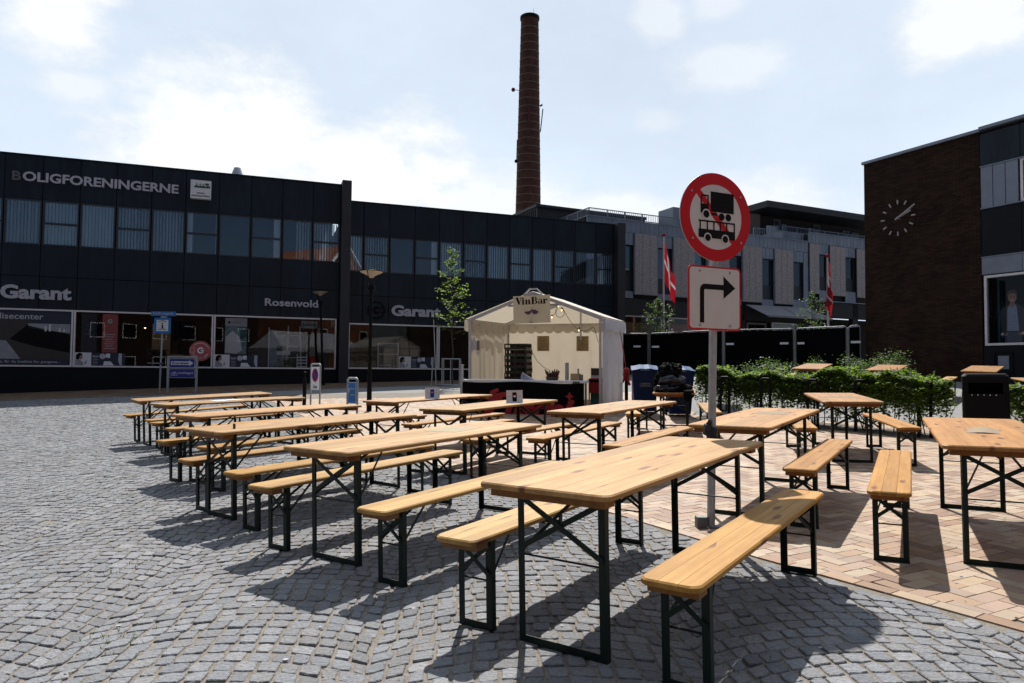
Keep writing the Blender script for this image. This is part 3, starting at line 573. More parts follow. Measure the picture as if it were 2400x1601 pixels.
def canimg(tk, x, y, yaw, label, body):
    t = thing('menu_card', label, 'card', on(tk, x, y, yaw)); w2 = .108; h = .165
    k = MB(); k.add([(-w2,-.03,0),(w2,-.03,0),(w2,.004,h),(-w2,.004,h)], [(0,1,2,3)]); k.add([(-w2,.038,0),(w2,.038,0),(w2,.006,h),(-w2,.006,h)], [(3,2,1,0)]); k.add([(-w2,-.030,.0012),(w2,-.030,.0012),(w2,-.11,.0006),(-w2,-.11,.0006)], [(3,2,1,0)]); k.build('card', 'paper', t)
    Mx = Matrix.Translation((0,-.0315,0))@Matrix.Rotation(-math.atan2(.034, h), 4, 'X')
    bw = .029; c = [(-bw,.030),(-bw*.8,.018),(bw*.8,.018),(bw,.030),(bw,.128),(bw*.8,.140),(-bw*.8,.140),(-bw,.128)]
    MB().prism(c, -.0008, .0, Mx).build('can_picture', body, t)
    n = 20; cx, cz, r = 0, .092, .016
    up = [(cx+r*math.cos(math.pi*i/n), cz+r*math.sin(math.pi*i/n)*.95+.0015) for i in range(n+1)]; lo = [(cx+r*math.cos(math.pi+math.pi*i/n), cz+r*math.sin(math.pi+math.pi*i/n)*.95-.0015) for i in range(n+1)]
    MB().prism(up, -.0014, -.0009, Mx).build('emblem_upper', 'sred' if False else 'red', t); MB().prism(lo, -.0014, -.0009, Mx).build('emblem_lower', 'white' if body != 'canblue' else 'blue', t); MB().prism([(cx-r, cz-.003),(cx+r, cz-.001),(cx+r*.8, cz+.005),(cx-r*.7, cz+.001)], -.0018, -.0015, Mx).build('emblem_wave', 'white', t)
    for sx_, s_ in ((-1, 'TAG EN'), (1, 'PEPSI')):
        text(s_, 'caption', 'grey', t, sx_*.068, .082, w_=.055, h_=.009, align='C', ext=0, mtx=Mx@Matrix.Translation((0,-.001,0)))
canimg('T6', -.20, -.22, -50, 'white folded card with a blue can picture on a far table', 'canblue')
canimg('T7', .28, -.14, -52, 'white folded card with a black can picture on a table before the tent', 'blk')
# ------------------------------------------------------------------ dark office and shop buildings on the left
def rect_ring(k, x0, x1, z0, z1, w_, y0, y1):
    k.box(x0, x1, y0, y1, z1-w_, z1); k.box(x0, x1, y0, y1, z0, z0+w_); k.box(x0, x0+w_, y0, y1, z0+w_, z1-w_); k.box(x1-w_, x1, y0, y1, z0+w_, z1-w_); return k
def blinds(k, x0, x1, z0, z1, y, step=.106, w_=.086, ang=24, prob=1.0):
    x = x0+step/2
    while x < x1:
        if random.random() < prob:
            a = R(ang+random.uniform(-9, 9)); dx, dy = math.cos(a)*w_/2, math.sin(a)*w_/2; k.add([(x-dx, y-dy, z0), (x+dx, y+dy, z0), (x+dx, y+dy, z1), (x-dx, y-dy, z1)], [(0, 1, 2, 3)])
        x += step
def facade(name, label, cols, zs, upper, ext_l, ext_r, zroof, shop, shopbays, plinth_z):
    """cols: left edges of the window modules; zs = roof, window head, window foot, panel joint, shop head"""
    t = thing(name, label, 'building', ML); pz, wh, wf, pj, sh = zs; g = .012
    for x0, x1 in cols:
        for z0, z1 in ((wh, pz), (pj, wf), (sh, pj)):
            B(x0+g, x1-g, -.0, .05, z0+g, z1-g).build('panel', 'panel', t)
    xl, xr = cols[0][0], cols[-1][1]
    MB().box(xl-.01, xr+.01, -.02, .35, pz-.0, pz+.05).build('parapet_cap', 'panel', t)
    MB().box(xl, xr, .06, .30, wh, pz-.003).box(xl, xr, .06, .30, sh, wf).build('backing', 'black', t)
    B(xl, xr, .0, .25, -.3, plinth_z).build('plinth', 'plinth', t)
    # floors, roof, back room
    MB().box(xl, xr, .31, 8, sh+.25, wf-.35).box(xl, xr, .31, 8, pz-.35, pz-.02).box(xl, xr, 3.4, 3.5, wf, pz-.4).box(xl, xr, 3.2, 3.3, 0, sh+.2).box(xl, xr, 8.0, 8.1, -.3, pz).build('room', 'dark', t)
    B(xl, xr, .30, 3.2, plinth_z-.35, plinth_z-.30).build('shop_floor', 'floor_in', t)
    for i, (x0, x1, kind, bl) in enumerate(upper):
        fr = rect_ring(MB(), x0-.028, x1+.028, wf, wh, .05, .012, .075)
        zm = (wh+wf)/2-.02
        if kind == 'split': fr.box(x0+.022, x1-.022, .012, .075, zm-.035, zm+.035)
        f = fr.build('window', 'frame_d', t)
        B(x0+.0225, x1-.0225, .045, .055, wf+.0505, wh-.0505).build('pane', 'glassup', f)
        if bl:
            k = MB()
            if bl == 'full': blinds(k, x0, x1, wf+.06, wh-.06, .17)
            elif bl == 'half': blinds(k, x0+(x1-x0)*.45, x1, wf+.06, wh-.06, .17, ang=48)
            elif bl == 'open': blinds(k, x0, x1, wf+.06, wh-.06, .17, ang=52)
            elif bl == 'sides': k.add([(x0, .16, wf), (x0+.2, .16, wf), (x0+.2, .16, wh), (x0, .16, wh)], [(0,1,2,3)]); k.add([(x1-.06, .16, wf), (x1, .16, wf), (x1, .16, wh), (x1-.06, .16, wh)], [(0,1,2,3)])
            elif bl == 'right': k.add([(x1-.26, .16, wf), (x1, .16, wf), (x1, .16, wh), (x1-.26, .16, wh)], [(0,1,2,3)])
            k.build('blind', 'blind' if bl in ('full', 'half', 'open') else 'curtain', f)
    for x0, x1 in shopbays:
        f = rect_ring(MB(), x0, x1-.012, plinth_z, sh-.004, .055, -.03, .06).build('shop_window', 'alu_w', t)
        B(x0+.056, x1-.068, .01, .018, plinth_z+.056, sh-.061).build('pane', 'glassshop', f)
    return t
c1 = [(-15.90+1.163*i, -15.90+1.163*(i+1)) for i in range(19)]; c1[-1] = (c1[-1][0], 6.12)
u1 = []
seq = {9:('one','open'),10:('split','full'),11:('one','full'),12:('split','open'),13:('one','open'),14:('split','sides'),15:('one',None),16:('split','right'),17:('one','half'),18:('split','open')}
for i, (a, b) in enumerate(c1): kd, bl = seq.get(i, ('split' if i % 2 == 0 else 'one', 'open')); u1.append((a+.05, b-.045, kd, bl))
bld1 = facade('office_building', 'taller dark blue office building with BOLIGFORENINGERNE lettering and shop windows', c1, (8.80, 7.25, 5.62, 4.50, 3.34), u1, 0, 0, 8.8, None, [(-15.8,-10.5),(-10.48,-5.6),(-5.6,-3.17),(-3.16,1.47),(1.48,6.05)], 1.29)
B(6.135, 6.50, -.42, 1.2, -.3, 8.93).build('pillar', 'pillar', bld1)
c2 = [(6.51, 7.06)]+[(7.07+1.062*i, 7.07+1.062*(i+1)) for i in range(11)]; c2[-1] = (c2[-1][0], 18.60)
q2 = [('split','open'),('one',None),('split','right'),('one','full'),('split','open'),('one','full'),('split','full'),('one','full'),('split','open'),('one','open'),('split','full')]
u2 = [(6.53, 7.02, 'one', 'full')]+[(a+.05, b-.045, *q2[i]) for i, (a, b) in enumerate(c2[1:])]
bld2 = facade('shop_building', 'lower dark blue building with round logo and Garant lettering above shop windows', c2, (8.17, 6.82, 5.30, 4.33, 3.19), u2, 0, 0, 8.2, None, [(6.515,10.26),(10.27,14.2),(14.21,18.55)], 1.32)
B(18.615, 19.0, -.42, 1.2, -.3, 8.2).build('pillar', 'pillar', bld2)
MB().cyl((2.13,1.0,8.5),(2.13,1.0,9.05),.20,.20,16).cyl((2.13,1.0,9.05),(2.13,1.0,9.36),.24,.13,16).build('roof_vent', 'steel', bld1)
# lettering and signs on the facades
text('B', 'lettering', 'letter_dim', bld1, -5.20, 7.87, h_=.33, w_=.27, y=-.05, bold=.03, ext=.04)
text('OLIGFORENINGERNE', 'lettering', 'letter', bld1, -4.88, 7.87, w_=5.0, h_=.345, y=-.05, bold=.028, ext=.04)
text('Garant', 'lettering', 'letter', bld1, -5.42, 3.67, w_=2.16, h_=.50, y=-.05, bold=.04, ext=.04)
text('Rosenvold', 'lettering', 'letter', bld1, 3.29, 3.755, w_=2.02, h_=.295, y=-.05, bold=.025, ext=.04)
text('Garant', 'lettering', 'letter', bld2, 8.25, 3.53, w_=2.10, h_=.46, y=-.05, bold=.04, ext=.04)
def gdisc(parent, cx, cz, r, ring, mark, y, th=.03):
    k = MB(); n = 28; k.prism([(cx+r*math.cos(2*math.pi*i/n), cz+r*math.sin(2*math.pi*i/n)) for i in range(n)], y-th, y); d = k.build('logo_disc', ring, parent)
    ro, ri = r*.78, r*.46; a0, a1 = 35, 345; pts = [(cx+ro*math.cos(R(a)), cz+ro*math.sin(R(a))) for a in range(a0, a1, 10)]+[(cx+ri*math.cos(R(a)), cz+ri*math.sin(R(a))) for a in range(a1-10, a0-1, -10)]
    k = MB(); m_ = len(pts)//2
    for i in range(m_-1): k.prism([pts[i], pts[i+1], pts[2*m_-2-i], pts[2*m_-1-i]], y-th-.006, y-th-.001)
    k.box(cx, cx+ro, y-th-.006, y-th-.001, cz-r*.12, cz+r*.14); k.build('logo_letter', mark, parent)
gdisc(bld2, 7.62, 3.74, .37, 'blk', 'panel', -.012)
sg = bld1; rect = MB().box(.55, 1.26, -.24, -.03, 7.72, 8.42).build('light_box_sign', 'white2', sg)
k = MB()
for i, (a, b) in enumerate([(.66,.86),(.83,.97),(.95,1.09)]):
    mx_ = (a+b)/2-.02*i; k.prism([(mx_-.03,8.24),(mx_+.03,8.24),(mx_,8.31)], -.248, -.243); k.prism([(a,8.13),(b+.02,8.13),(mx_+.045,8.215),(mx_-.045 if i == 0 else mx_-.02,8.215)], -.248, -.243)
k.box(1.05,1.15,-.248,-.243,8.235,8.31).cyl((1.15,-.2475,8.272),(1.15,-.2435,8.272),.037,n=14).box(1.09,1.19,-.248,-.243,8.13,8.215).cyl((1.19,-.2475,8.172),(1.19,-.2435,8.172),.042,n=14); k.build('logo', 'trolley', rect)
text('AABENRAA', 'lettering', 'navy', rect, .905, 7.90, w_=.30, h_=.055, y=-.245, bold=.02, ext=0, align='C'); text('ANDELSBOLIGFORENING', 'lettering', 'navy', rect, .905, 7.79, w_=.64, h_=.06, y=-.245, bold=.02, ext=0, align='C')
# window prints and displays
B(-5.54, -3.235, -.004, .008, 1.35, 3.27).build('window_print', 'navy', bld1)
def flat(parent, name, material, poly, y): return MB().prism(poly, y-.0025, y).build(name, material, parent)
flat(bld1, 'picture', 'darkprint', [(-5.54,1.55),(-3.25,1.55),(-3.25,2.85),(-4.5,2.85),(-4.5,2.95),(-5.54,2.95)], -.006)
flat(bld1, 'picture_floor', 'grey', [(-5.54,1.56),(-4.75,1.56),(-5.2,2.2),(-5.54,2.22)], -.0095)
flat(bld1, 'picture_table', 'blk', [(-5.1,2.25),(-4.6,2.75),(-3.27,2.45),(-3.27,1.8),(-4.3,2.0)], -.0095)
flat(bld1, 'picture_wall', 'grey', [(-4.55,2.65),(-4.55,2.82),(-3.27,2.82),(-3.27,2.5)], -.0095)
for x, h_ in ((-4.05,.18),(-3.92,.26),(-3.62,.12),(-3.48,.1)): flat(bld1, 'picture_bottle', 'white2', [(x,2.55),(x+.05,2.55),(x+.045,2.55+h_),(x+.01,2.55+h_)], -.013)
text('Flisecenter', 'lettering', 'letter', bld1, -5.56, 2.96, w_=1.46, h_=.21, y=-.014, bold=.01, ext=0)
text('rrea, får du kvalitet for pengene...', 'lettering', 'letter', bld1, -5.54, 1.40, w_=2.0, h_=.115, y=-.014, bold=.01, ext=0)
def disp(parent, name, material, x0, x1, z0, z1, y): return B(x0, x1, y, y+.012, z0, z1).build(name, material, parent)
d = disp(bld1, 'hanging_banner', 'rose', -2.28, -1.78, 1.83, 3.24, .10); gdisc(bld1, -2.03, 2.98, .10, 'rose', 'white2', .098, .003)
for i in range(7): disp(bld1, 'banner_print', 'white2', -2.2+.03*(i % 2), -1.86-.04*(i % 3), 2.48-i*.085, 2.50-i*.085, .094)
d = disp(bld1, 'hanging_banner', 'navy', -2.95, -2.45, 1.83, 3.24, .10)
text('Garant', 'lettering', 'teal', bld1, -2.85, 2.78, w_=.3, h_=.09, y=.096, ext=0); text('fargol', 'lettering', 'teal', bld1, -2.85, 2.62, w_=.3, h_=.09, y=.096, ext=0); text('rigning', 'lettering', 'teal', bld1, -2.88, 2.44, w_=.36, h_=.10, y=.096, ext=0)
def advert(par, x0, z0, sc=1.0):
    y = .004
    disp(par, 'window_poster', 'white2', x0, x0+.52*sc, z0, z0+.47, -.002); disp(par, 'window_poster', 'navy', x0+.525*sc, x0+1.60*sc, z0, z0+.47, -.002)
    flat(par, 'poster_hair', 'blk', [(x0+.03,z0+.25),(x0+.05,z0+.40),(x0+.14,z0+.46),(x0+.24,z0+.43),(x0+.22,z0+.33),(x0+.14,z0+.25),(x0+.10,z0+.20)], -.0045); flat(par, 'poster_face', 'skin', [(x0+.14,z0+.24),(x0+.16,z0+.36),(x0+.235,z0+.38),(x0+.25,z0+.28),(x0+.19,z0+.22)], -.0075)
    flat(par, 'poster_dress', 'grey', [(x0+.02,z0+.01),(x0+.03,z0+.2),(x0+.12,z0+.23),(x0+.27,z0+.12),(x0+.27,z0+.01)], -.0045); flat(par, 'poster_flower', 'grey', [(x0+.30,z0+.03),(x0+.32,z0+.14),(x0+.38,z0+.20),(x0+.37,z0+.06)], -.0045)
    for i in range(5): flat(par, 'poster_text', 'grey', [(x0+.56*sc,z0+.05+.055*i),(x0+(.72+.03*(i % 2))*sc,z0+.05+.055*i),(x0+(.72+.03*(i % 2))*sc,z0+.068+.055*i),(x0+.56*sc,z0+.068+.055*i)], -.0045)
    text('Garant', 'lettering', 'white2', par, x0+.56*sc, z0+.32, w_=.19*sc, h_=.05, y=-.005, bold=.02, ext=0)
    n = 16; flat(par, 'poster_plate', 'letter', [(x0+(.88+.10*math.cos(2*math.pi*i/n))*sc, z0+.34+.10*math.sin(2*math.pi*i/n)) for i in range(n)], -.0045)
    flat(par, 'poster_block', 'white2', [(x0+.98*sc,z0+.30),(x0+1.12*sc,z0+.28),(x0+1.12*sc,z0+.44),(x0+.98*sc,z0+.44)], -.0045); flat(par, 'poster_block', 'white2', [(x0+.90*sc,z0+.01),(x0+.93*sc,z0+.16),(x0+1.14*sc,z0+.16),(x0+1.26*sc,z0+.01)], -.0045); flat(par, 'poster_block', 'letter', [(x0+1.38*sc,z0+.2),(x0+1.40*sc,z0+.45),(x0+1.5*sc,z0+.45),(x0+1.5*sc,z0+.02),(x0+1.44*sc,z0+.02)], -.0045)
advert(bld1, -3.10, 1.348); advert(bld1, 1.535, 1.348, 1.02); advert(bld2, 8.60, 1.378, .98)
n = 32; cx, cz, r = 1.03, 1.94, .385; st = flat(bld1, 'round_sticker', 'rose', [(cx+r*math.cos(2*math.pi*i/n), cz+r*math.sin(2*math.pi*i/n)) for i in range(n)], -.036)
k = MB()
for a in range(20, 140, 6): k.prism([(cx+rr_*math.cos(R(b)), cz+rr_*math.sin(R(b))) for rr_, b in ((.29,a),(.31,a),(.31,a+6),(.29,a+6))], -.042, -.040)
k.build('sticker_ring', 'white2', bld1); gdisc(bld1, cx+.01, cz+.02, .15, 'rose', 'white', -.041, .002)
for ch, a in zip('FAST LAV PRIS', np.linspace(-152, -28, 13)):
    if ch != ' ': text(ch, 'sticker_letter', 'white2', bld1, -.022, -.0, w_=.038, h_=.055, y=-.043, bold=.02, ext=0, mtx=Matrix.Translation((cx+.30*math.cos(R(a)), 0, cz+.30*math.sin(R(a))))@Matrix.Rotation(-R(a+90), 4, 'Y'))
pc = rect_ring(MB(), cx-.36, cx-.21, cz-.06, cz+.12, .012, -.042, -.040).build('sticker_symbol', 'white2', bld1)
disp(bld1, 'bathroom_poster', 'ltblue', 1.87, 2.66, 1.84, 2.92, .09); disp(bld1, 'bathroom_poster', 'letter', 1.87, 2.66, 2.925, 3.24, .09); text('bad & stil', 'lettering', 'rust', bld1, 2.15, 3.04, w_=.28, h_=.07, y=.086, ext=0)
k = MB(); k.cyl((2.02,.088,3.07),(2.02,.087,3.07),.05,n=12); k.build('poster_mark', 'rust', bld1)
flat(bld1, 'poster_towel', 'white2', [(1.88,1.9),(1.9,2.5),(2.15,2.75),(2.4,2.5),(2.5,2.0),(2.3,1.86)], .088); flat(bld1, 'poster_tap', 'teal', [(2.42,2.4),(2.42,2.88),(2.65,2.88),(2.65,2.5)], .088)
s2 = disp(bld1, 'hanging_sign', 'ltblue', 4.68, 5.30, 2.92, 3.22, .12); text('Badebyen', 'lettering', 'blk', bld1, 4.74, 2.99, w_=.5, h_=.14, y=.115, bold=.02, ext=0)
# things standing in the shop windows
fz = .95
def inshop(nm, lab, cat, s_, y_, parts, rot=0):
    t = thing(nm, lab, cat, ML@Matrix.Translation((s_, y_, fz))@Matrix.Rotation(R(rot), 4, 'Z'))
    for pn, mb, mt_ in parts: mb.build(pn, mt_, t)
    return t
inshop('display_door', 'brown wooden cabinet standing inside the middle shop window', 'cabinet', -.45, 1.0, [('panel', B(-.32,.32,0,.06,0,2.05), 'straw'), ('rail', B(-.30,.30,-.02,-.001,1.0,1.04), 'bark')])
tb_ = inshop('box', 'lower cardboard box inside the middle shop window', 'box', .12, .8, [('body', B(-.24,.24,0,.4,0,.38), 'straw'), ('tape', B(-.02,.02,-.004,-.001,0,.38), 'kraft')])
inshop('box', 'upper cardboard box inside the middle shop window, right of the cabinet', 'box', .12, .8, [('body', B(-.24,.24,0,.4,.384,.86), 'straw'), ('tape', B(-.02,.02,-.004,-.001,.384,.86), 'kraft')])
inshop('display_case', 'black display case in front of the brown cabinet in the middle shop window', 'case', -.55, .45, [('body', B(-.3,.3,0,.3,0,1.0), 'black'), ('shelf', B(-.28,.28,-.02,-.001,.5,.53), 'alu')])
inshop('ladder', 'white towel ladder leaning inside the right shop window', 'ladder', 4.45, .6, [('rail', MB().bar((-.3,0,0),(-.22,.5,2.1),.04,.03), 'white2'), ('rail', MB().bar((.3,0,0),(.22,.5,2.1),.04,.03), 'white2')]+[('rung', MB().cyl((-.28+.02*i,.1+.11*i,.35+.45*i),(.28-.02*i,.1+.11*i,.35+.45*i),.014,n=6), 'white2') for i in range(4)])
inshop('washbasin', 'white washbasin unit inside the right shop window', 'basin', 3.95, .8, [('cabinet', B(-.3,.3,0,.4,.0,.9), 'grey'), ('basin', MB().box(-.36,.36,-.06,.42,.905,1.06), 'white2'), ('mirror', B(-.3,.3,.35,.37,1.3,1.75), 'ltblue')])
inshop('shower_screen', 'narrow glass shower screen standing inside the right shop window', 'screen', 3.48, .7, [('post', B(-.02,.02,0,.04,0,2.0), 'white2'), ('screen', B(.03,.30,0,.02,0,1.9), 'ltblue')])
inshop('display_chair', 'small white ladder-back chair inside the right shop window', 'chair', 4.75, .35, [('leg', B(-.2,-.17,0,.03,0,.95), 'white2'), ('leg', B(.17,.2,0,.03,0,.95), 'white2'), ('seat', B(-.2,.2,.035,.4,.42,.46), 'white2')]+[('slat', B(-.168,.168,.002,.022,.55+.12*i,.60+.12*i), 'white2') for i in range(3)])
k = MB()
for i in range(90):
    a = random.uniform(0, 6.28); q = random.uniform(.1, .35); z = random.uniform(.3, .75); k.add([(0,0,.3),(q*math.cos(a)*.8,q*math.sin(a)*.5,z+.02),(q*math.cos(a),q*math.sin(a)*.6,z),(q*math.cos(a)*.85+.04,q*math.sin(a)*.5,z-.03)], [(0,1,2,3)])
inshop('potted_plant', 'dark green potted plant inside the right shop window', 'plant', 4.1, .30, [('foliage', k, 'leafd'), ('pot', MB().lathe([(0,0),(.12,0),(.15,.3),(0,.3)], 14), 'white2')])
for i, (s_, z_) in enumerate([(-1.1,2.85),(-.55,3.05),(.1,3.0)]):
    k = MB().cyl((0,0,0),(0,.0,.1),.03,.03,8); sp_ = tag(k.build('spotlight', 'black', None, ML@Matrix.Translation((s_, 1.6, z_))), ['lit ceiling spotlight at the left of the middle shop window','small ceiling spotlight near the centre of the middle shop window','small ceiling spotlight at the right of the middle shop window'][i], 'spotlight', 'ceiling spotlights in the middle shop')
    if i == 0: MB().lathe([(0,-.03),(.03,-.015),(.035,0)], 10).build('lens', 'bulbw', sp_)
k = rect_ring(MB(), -.45,.45,0,1.5,.04,0,.05).box(-.40,.40,0,.03,.5,.53).box(-.40,.40,0,.03,1.0,1.03); inshop('shelf_rack', 'pale shelf rack inside the shop window of the lower building', 'shelf', 8.35, 1.2, [('frame', k, 'white2'), ('panel', B(-.4,.4,.3,.33,0,1.5), 'navy')])
for i, (s_, z_) in enumerate([(7.0,2.25),(7.45,1.75)]): pass
# ------------------------------------------------------------------ grey zinc building and penthouses behind
aR = R(90-64.9); P0 = Vector((5.3, 36, 0)); MRr = Matrix.Translation(P0)@Matrix.Rotation(aR, 4, 'Z')
zb = thing('zinc_building', 'grey zinc clad building with pebble panels, awning and roof railings', 'building', MRr)
def strips(x0, x1, z0, z1, w_=.30, y=-.0, mtn='zinc', nm='zinc_panel', jut=.0):
    n = max(1, round((x1-x0)/w_)); st = (x1-x0)/n
    for i in range(n): B(x0+i*st+.008, x0+(i+1)*st-.008, y-.02-jut, y+.03, z0, z1).build(nm, mtn, zb)
PB = [(1.21,2.71,8.62,5.40),(3.75,5.25,8.62,5.40),(6.08,7.70,8.62,5.40),(8.68,10.17,8.62,5.40),(11.15,12.65,8.62,5.40)]
WN = [(.30,1.20,8.0,5.55),(2.72,3.74,8.0,5.5),(5.26,6.07,8.0,5.5),(7.71,8.67,8.0,5.55),(10.18,11.14,8.0,5.6),(12.66,13.55,8.0,5.7)]
PB2 = [(13.98,14.84,9.2,6.15),(15.72,17.12,9.2,6.12),(18.1,19.4,9.2,6.12)]; WN2 = [(14.85,15.71,8.62,6.4),(17.13,18.09,8.62,6.45)]
strips(-1.69, 13.97, 8.64, 9.28); 
for x0, x1, zt_, zb_ in PB: strips(x0+.03, x1-.03, zb_, zt_, .5, -.08, 'pebble', 'pebble_panel'); rect_ring(MB(), x0-.012, x1+.012, zb_-.02, zt_+.02, .03, -.09, .03).build('panel_edge', 'zinc', zb)
def rwin(x0, x1, zt_, zb_):
    f = rect_ring(MB(), x0+.02, x1-.02, zb_, zt_, .07, .10, .2).build('window', 'frame_d', zb); B(x0+.091, x1-.091, .14, .15, zb_+.85, zt_-.071).build('pane', 'glassup', f); B(x0+.091, x1-.091, .12, .16, zb_+.071, zb_+.84).build('infill', 'frame_d', f)
    B(x0+.1, x1-.1, .35, .36, zb_+1.3, zt_-.4).build('blind', 'curtain', f) if random.random() < .6 else None
for x0, x1, zt_, zb_ in WN: rwin(x0, x1, zt_, zb_); strips(x0+.02, x1-.02, zt_+.0, 8.62); strips(x0+.02, x1-.02, 5.18, zb_-.01)
strips(13.56, 13.96, 5.18, 8.62); strips(-1.69, .29, 5.18, 8.62); strips(-1.69, 13.97, 9.285, 9.33, 20, -.05)
strips(13.98, 21, 9.24, 9.86); strips(13.98, 21, 9.865, 9.91, 20, -.05)
for x0, x1, zt_, zb_ in PB2: strips(x0+.03, x1-.03, zb_, zt_, .45, -.08, 'pebble', 'pebble_panel')
for x0, x1, zt_, zb_ in WN2: rwin(x0, x1, zt_, zb_); strips(x0+.02, x1-.02, zt_, 9.22); strips(x0+.02, x1-.02, 5.78, zb_-.01)
strips(13.98, 21, 5.72, 5.77, 20, -.03)
MB().box(-1.69, 13.97, .22, 11, 4.9, 9.2).box(13.98, 24, .22, 11, 5.5, 9.8).box(-1.69, 24, 2.2, 11, 0, 4.9).build('core', 'dark', zb)
MB().box(-1.69, 24, -.0, .2, 0, 1.35).box(-1.69,.2,0,.3,1.36,5.15).box(3.2,3.5,0,.3,1.36,5.15).box(8.7,8.95,0,.3,1.36,5.15).box(13.2,13.97,0,.3,1.36,5.15).box(17.8,18.3,0,.3,1.36,5.7).box(-1.69,13.9,0,.4,4.3,5.15).box(14,24,0,.4,4.75,5.7).build('ground_storey', 'woodd', zb)
for x0, x1 in ((.25,3.15),(3.55,8.65),(11.1,13.15),(14.1,17.75)):
    z1 = 4.28 if x1 < 14 else 4.2; f = rect_ring(MB(), x0, x1, 1.4, z1, .07, .1, .2).build('shop_window', 'alu_w', zb); B(x0+.08, x1-.08, .14, .15, 1.48, z1-.08).build('pane', 'glassshop', f); B(x0+.1, x1-.1, .9, .92, 2.2 if x0 > 9 else 2.6, z1-.3).build('poster', 'curtain' if x0 > 9 else ('straw' if x0 < 1 else 'rose'), f)
f = rect_ring(MB(), 9.1, 10.6, 1.36, 4.2, .10, .02, .12).build('door', 'pale', zb); MB().box(9.21, 10.49, .05, .09, 3.4, 3.5).build('rail', 'pale', f); B(9.21,10.49,.07,.08,1.4,3.39).build('pane', 'glassshop', f)
# awning
aw = MB(); aw.add([(8.96,-.05,5.22),(13.95,-.05,5.28),(14.3,-1.35,4.55),(9.35,-1.35,4.50),(8.96,-.05,5.19),(13.95,-.05,5.25),(14.3,-1.35,4.52),(9.35,-1.35,4.47)], [(0,1,2,3),(7,6,5,4),(0,3,7,4),(1,5,6,2),(3,2,6,7)]); awo = aw.build('awning', 'awning', zb); B(9.3,14.35,-1.42,-1.352,4.44,4.54).build('front_bar', 'awning', awo)
MB().bar((11.6,-.04,5.26),(11.85,-1.34,4.545),.05,.02).build('seam', 'zinc', awo)
# railings
def railing(parent, pts, h, step=.12, post=1.25, mtl='steel'):
    k = MB(); k2 = MB()
    for a, b in zip(pts[:-1], pts[1:]):
        a = Vector(a); b = Vector(b); ln = (b-a).length; up = Vector((0,0,h)); k.bar(a+up, b+up, .05, .04); k.bar(a+Vector((0,0,.1)), b+Vector((0,0,.1)), .03, .03)
        n = max(1, int(ln/post))
        for i in range(n+1): p = a.lerp(b, i/n); k.box(p.x-.025, p.x+.025, p.y-.025, p.y+.025, p.z, p.z+h-.02)
        n = int(ln/step)
        for i in range(1, n): p = a.lerp(b, i/n); k2.box(p.x-.009, p.x+.009, p.y-.009, p.y+.009, p.z+.115, p.z+h-.02)
    o = k.build('railing', mtl, parent); k2.build('baluster', mtl, o)
railing(zb, [(-1.4,6,9.3),(-1.4,.25,9.3),(8.6,.25,9.3)], .48, .12, 1.05, 'zinc')
railing(zb, [(9.9,.3,9.28),(13.8,.3,9.28)], .55, .14, 1.2, 'zinc'); railing(zb, [(11.0,.35,9.3),(13.9,2.3,9.9)], .75, .15, 1.2, 'zinc'); railing(zb, [(13.98,2.0,9.9),(24,2.0,9.9)], .75, .14, 1.2, 'zinc'); B(12.2,24,.3,1.9,9.2,9.86).build('terrace_edge','zinc',zb)
B(5.38, 6.5, 2.0, 3.4, 9.3, 10.93).build('roof_box', 'zinc', zb)
ph = thing('penthouse', 'long dark flat-roofed penthouse on the roof beside the chimney', 'building', MRr)
MB().box(-2.5,4.85,4.0,9,6.5,10.48).build('wall', 'roofd', ph); MB().box(-2.61,4.9,3.9,9.2,10.485,10.64).build('roof', 'roofd', ph)
k = MB(); [k.box(-2.54, -2.505, 4.2+.25*i, 4.24+.25*i, 8.9, 10.4) for i in range(18)]; k.build('cladding_strip', 'woodd', ph)
ph2 = thing('penthouse', 'dark penthouse with a big overhanging roof and a balcony behind the sign', 'building', MRr)
MB().box(13.5,26,3.6,10,9.2,11.61).build('wall', 'woodd', ph2); B(12.4,13.49,3.4,10,9.2,11.61).build('side_wall', 'pale', ph2)
k = MB(); k.add([(12.33,1.6,11.62),(28,1.6,11.62),(28,12,11.62),(12.33,12,11.62),(12.33,1.6,12.02),(28,1.6,12.02),(28,12,12.02),(12.33,12,12.02)], [(0,3,2,1),(4,5,6,7),(0,1,5,4),(1,2,6,5),(2,3,7,6),(3,0,4,7)]); k.build('roof', 'roofd', ph2)
for x0, x1, z1 in ((14.85,15.4,11.45),(15.5,15.95,11.2),(18.45,19.05,11.45),(21.3,22.0,11.3),(22.2,22.9,11.25)): f = rect_ring(MB(), x0, x1, 9.95, z1, .05, 3.52, 3.59).build('window', 'zinc', ph2); B(x0+.051,x1-.051,3.54,3.55,10.0,z1-.051).build('pane', 'glassup', f); B(x0+.06,x1-.06,3.56,3.57,10.0,z1-.06).build('curtain', 'curtain', f)
lp = MB().cyl((0,0,0),(0,0,.1),.02,n=6).lathe([(0,.1),(.1,.12),(.13,.22),(.1,.33),(0,.36)], 10); MB().lathe([(0,0),(.1,.02),(.13,.13),(.1,.24),(0,.27)], 12).build('globe_lamp', 'white2', ph2, Matrix.Translation((18.0,3.45,10.9)))
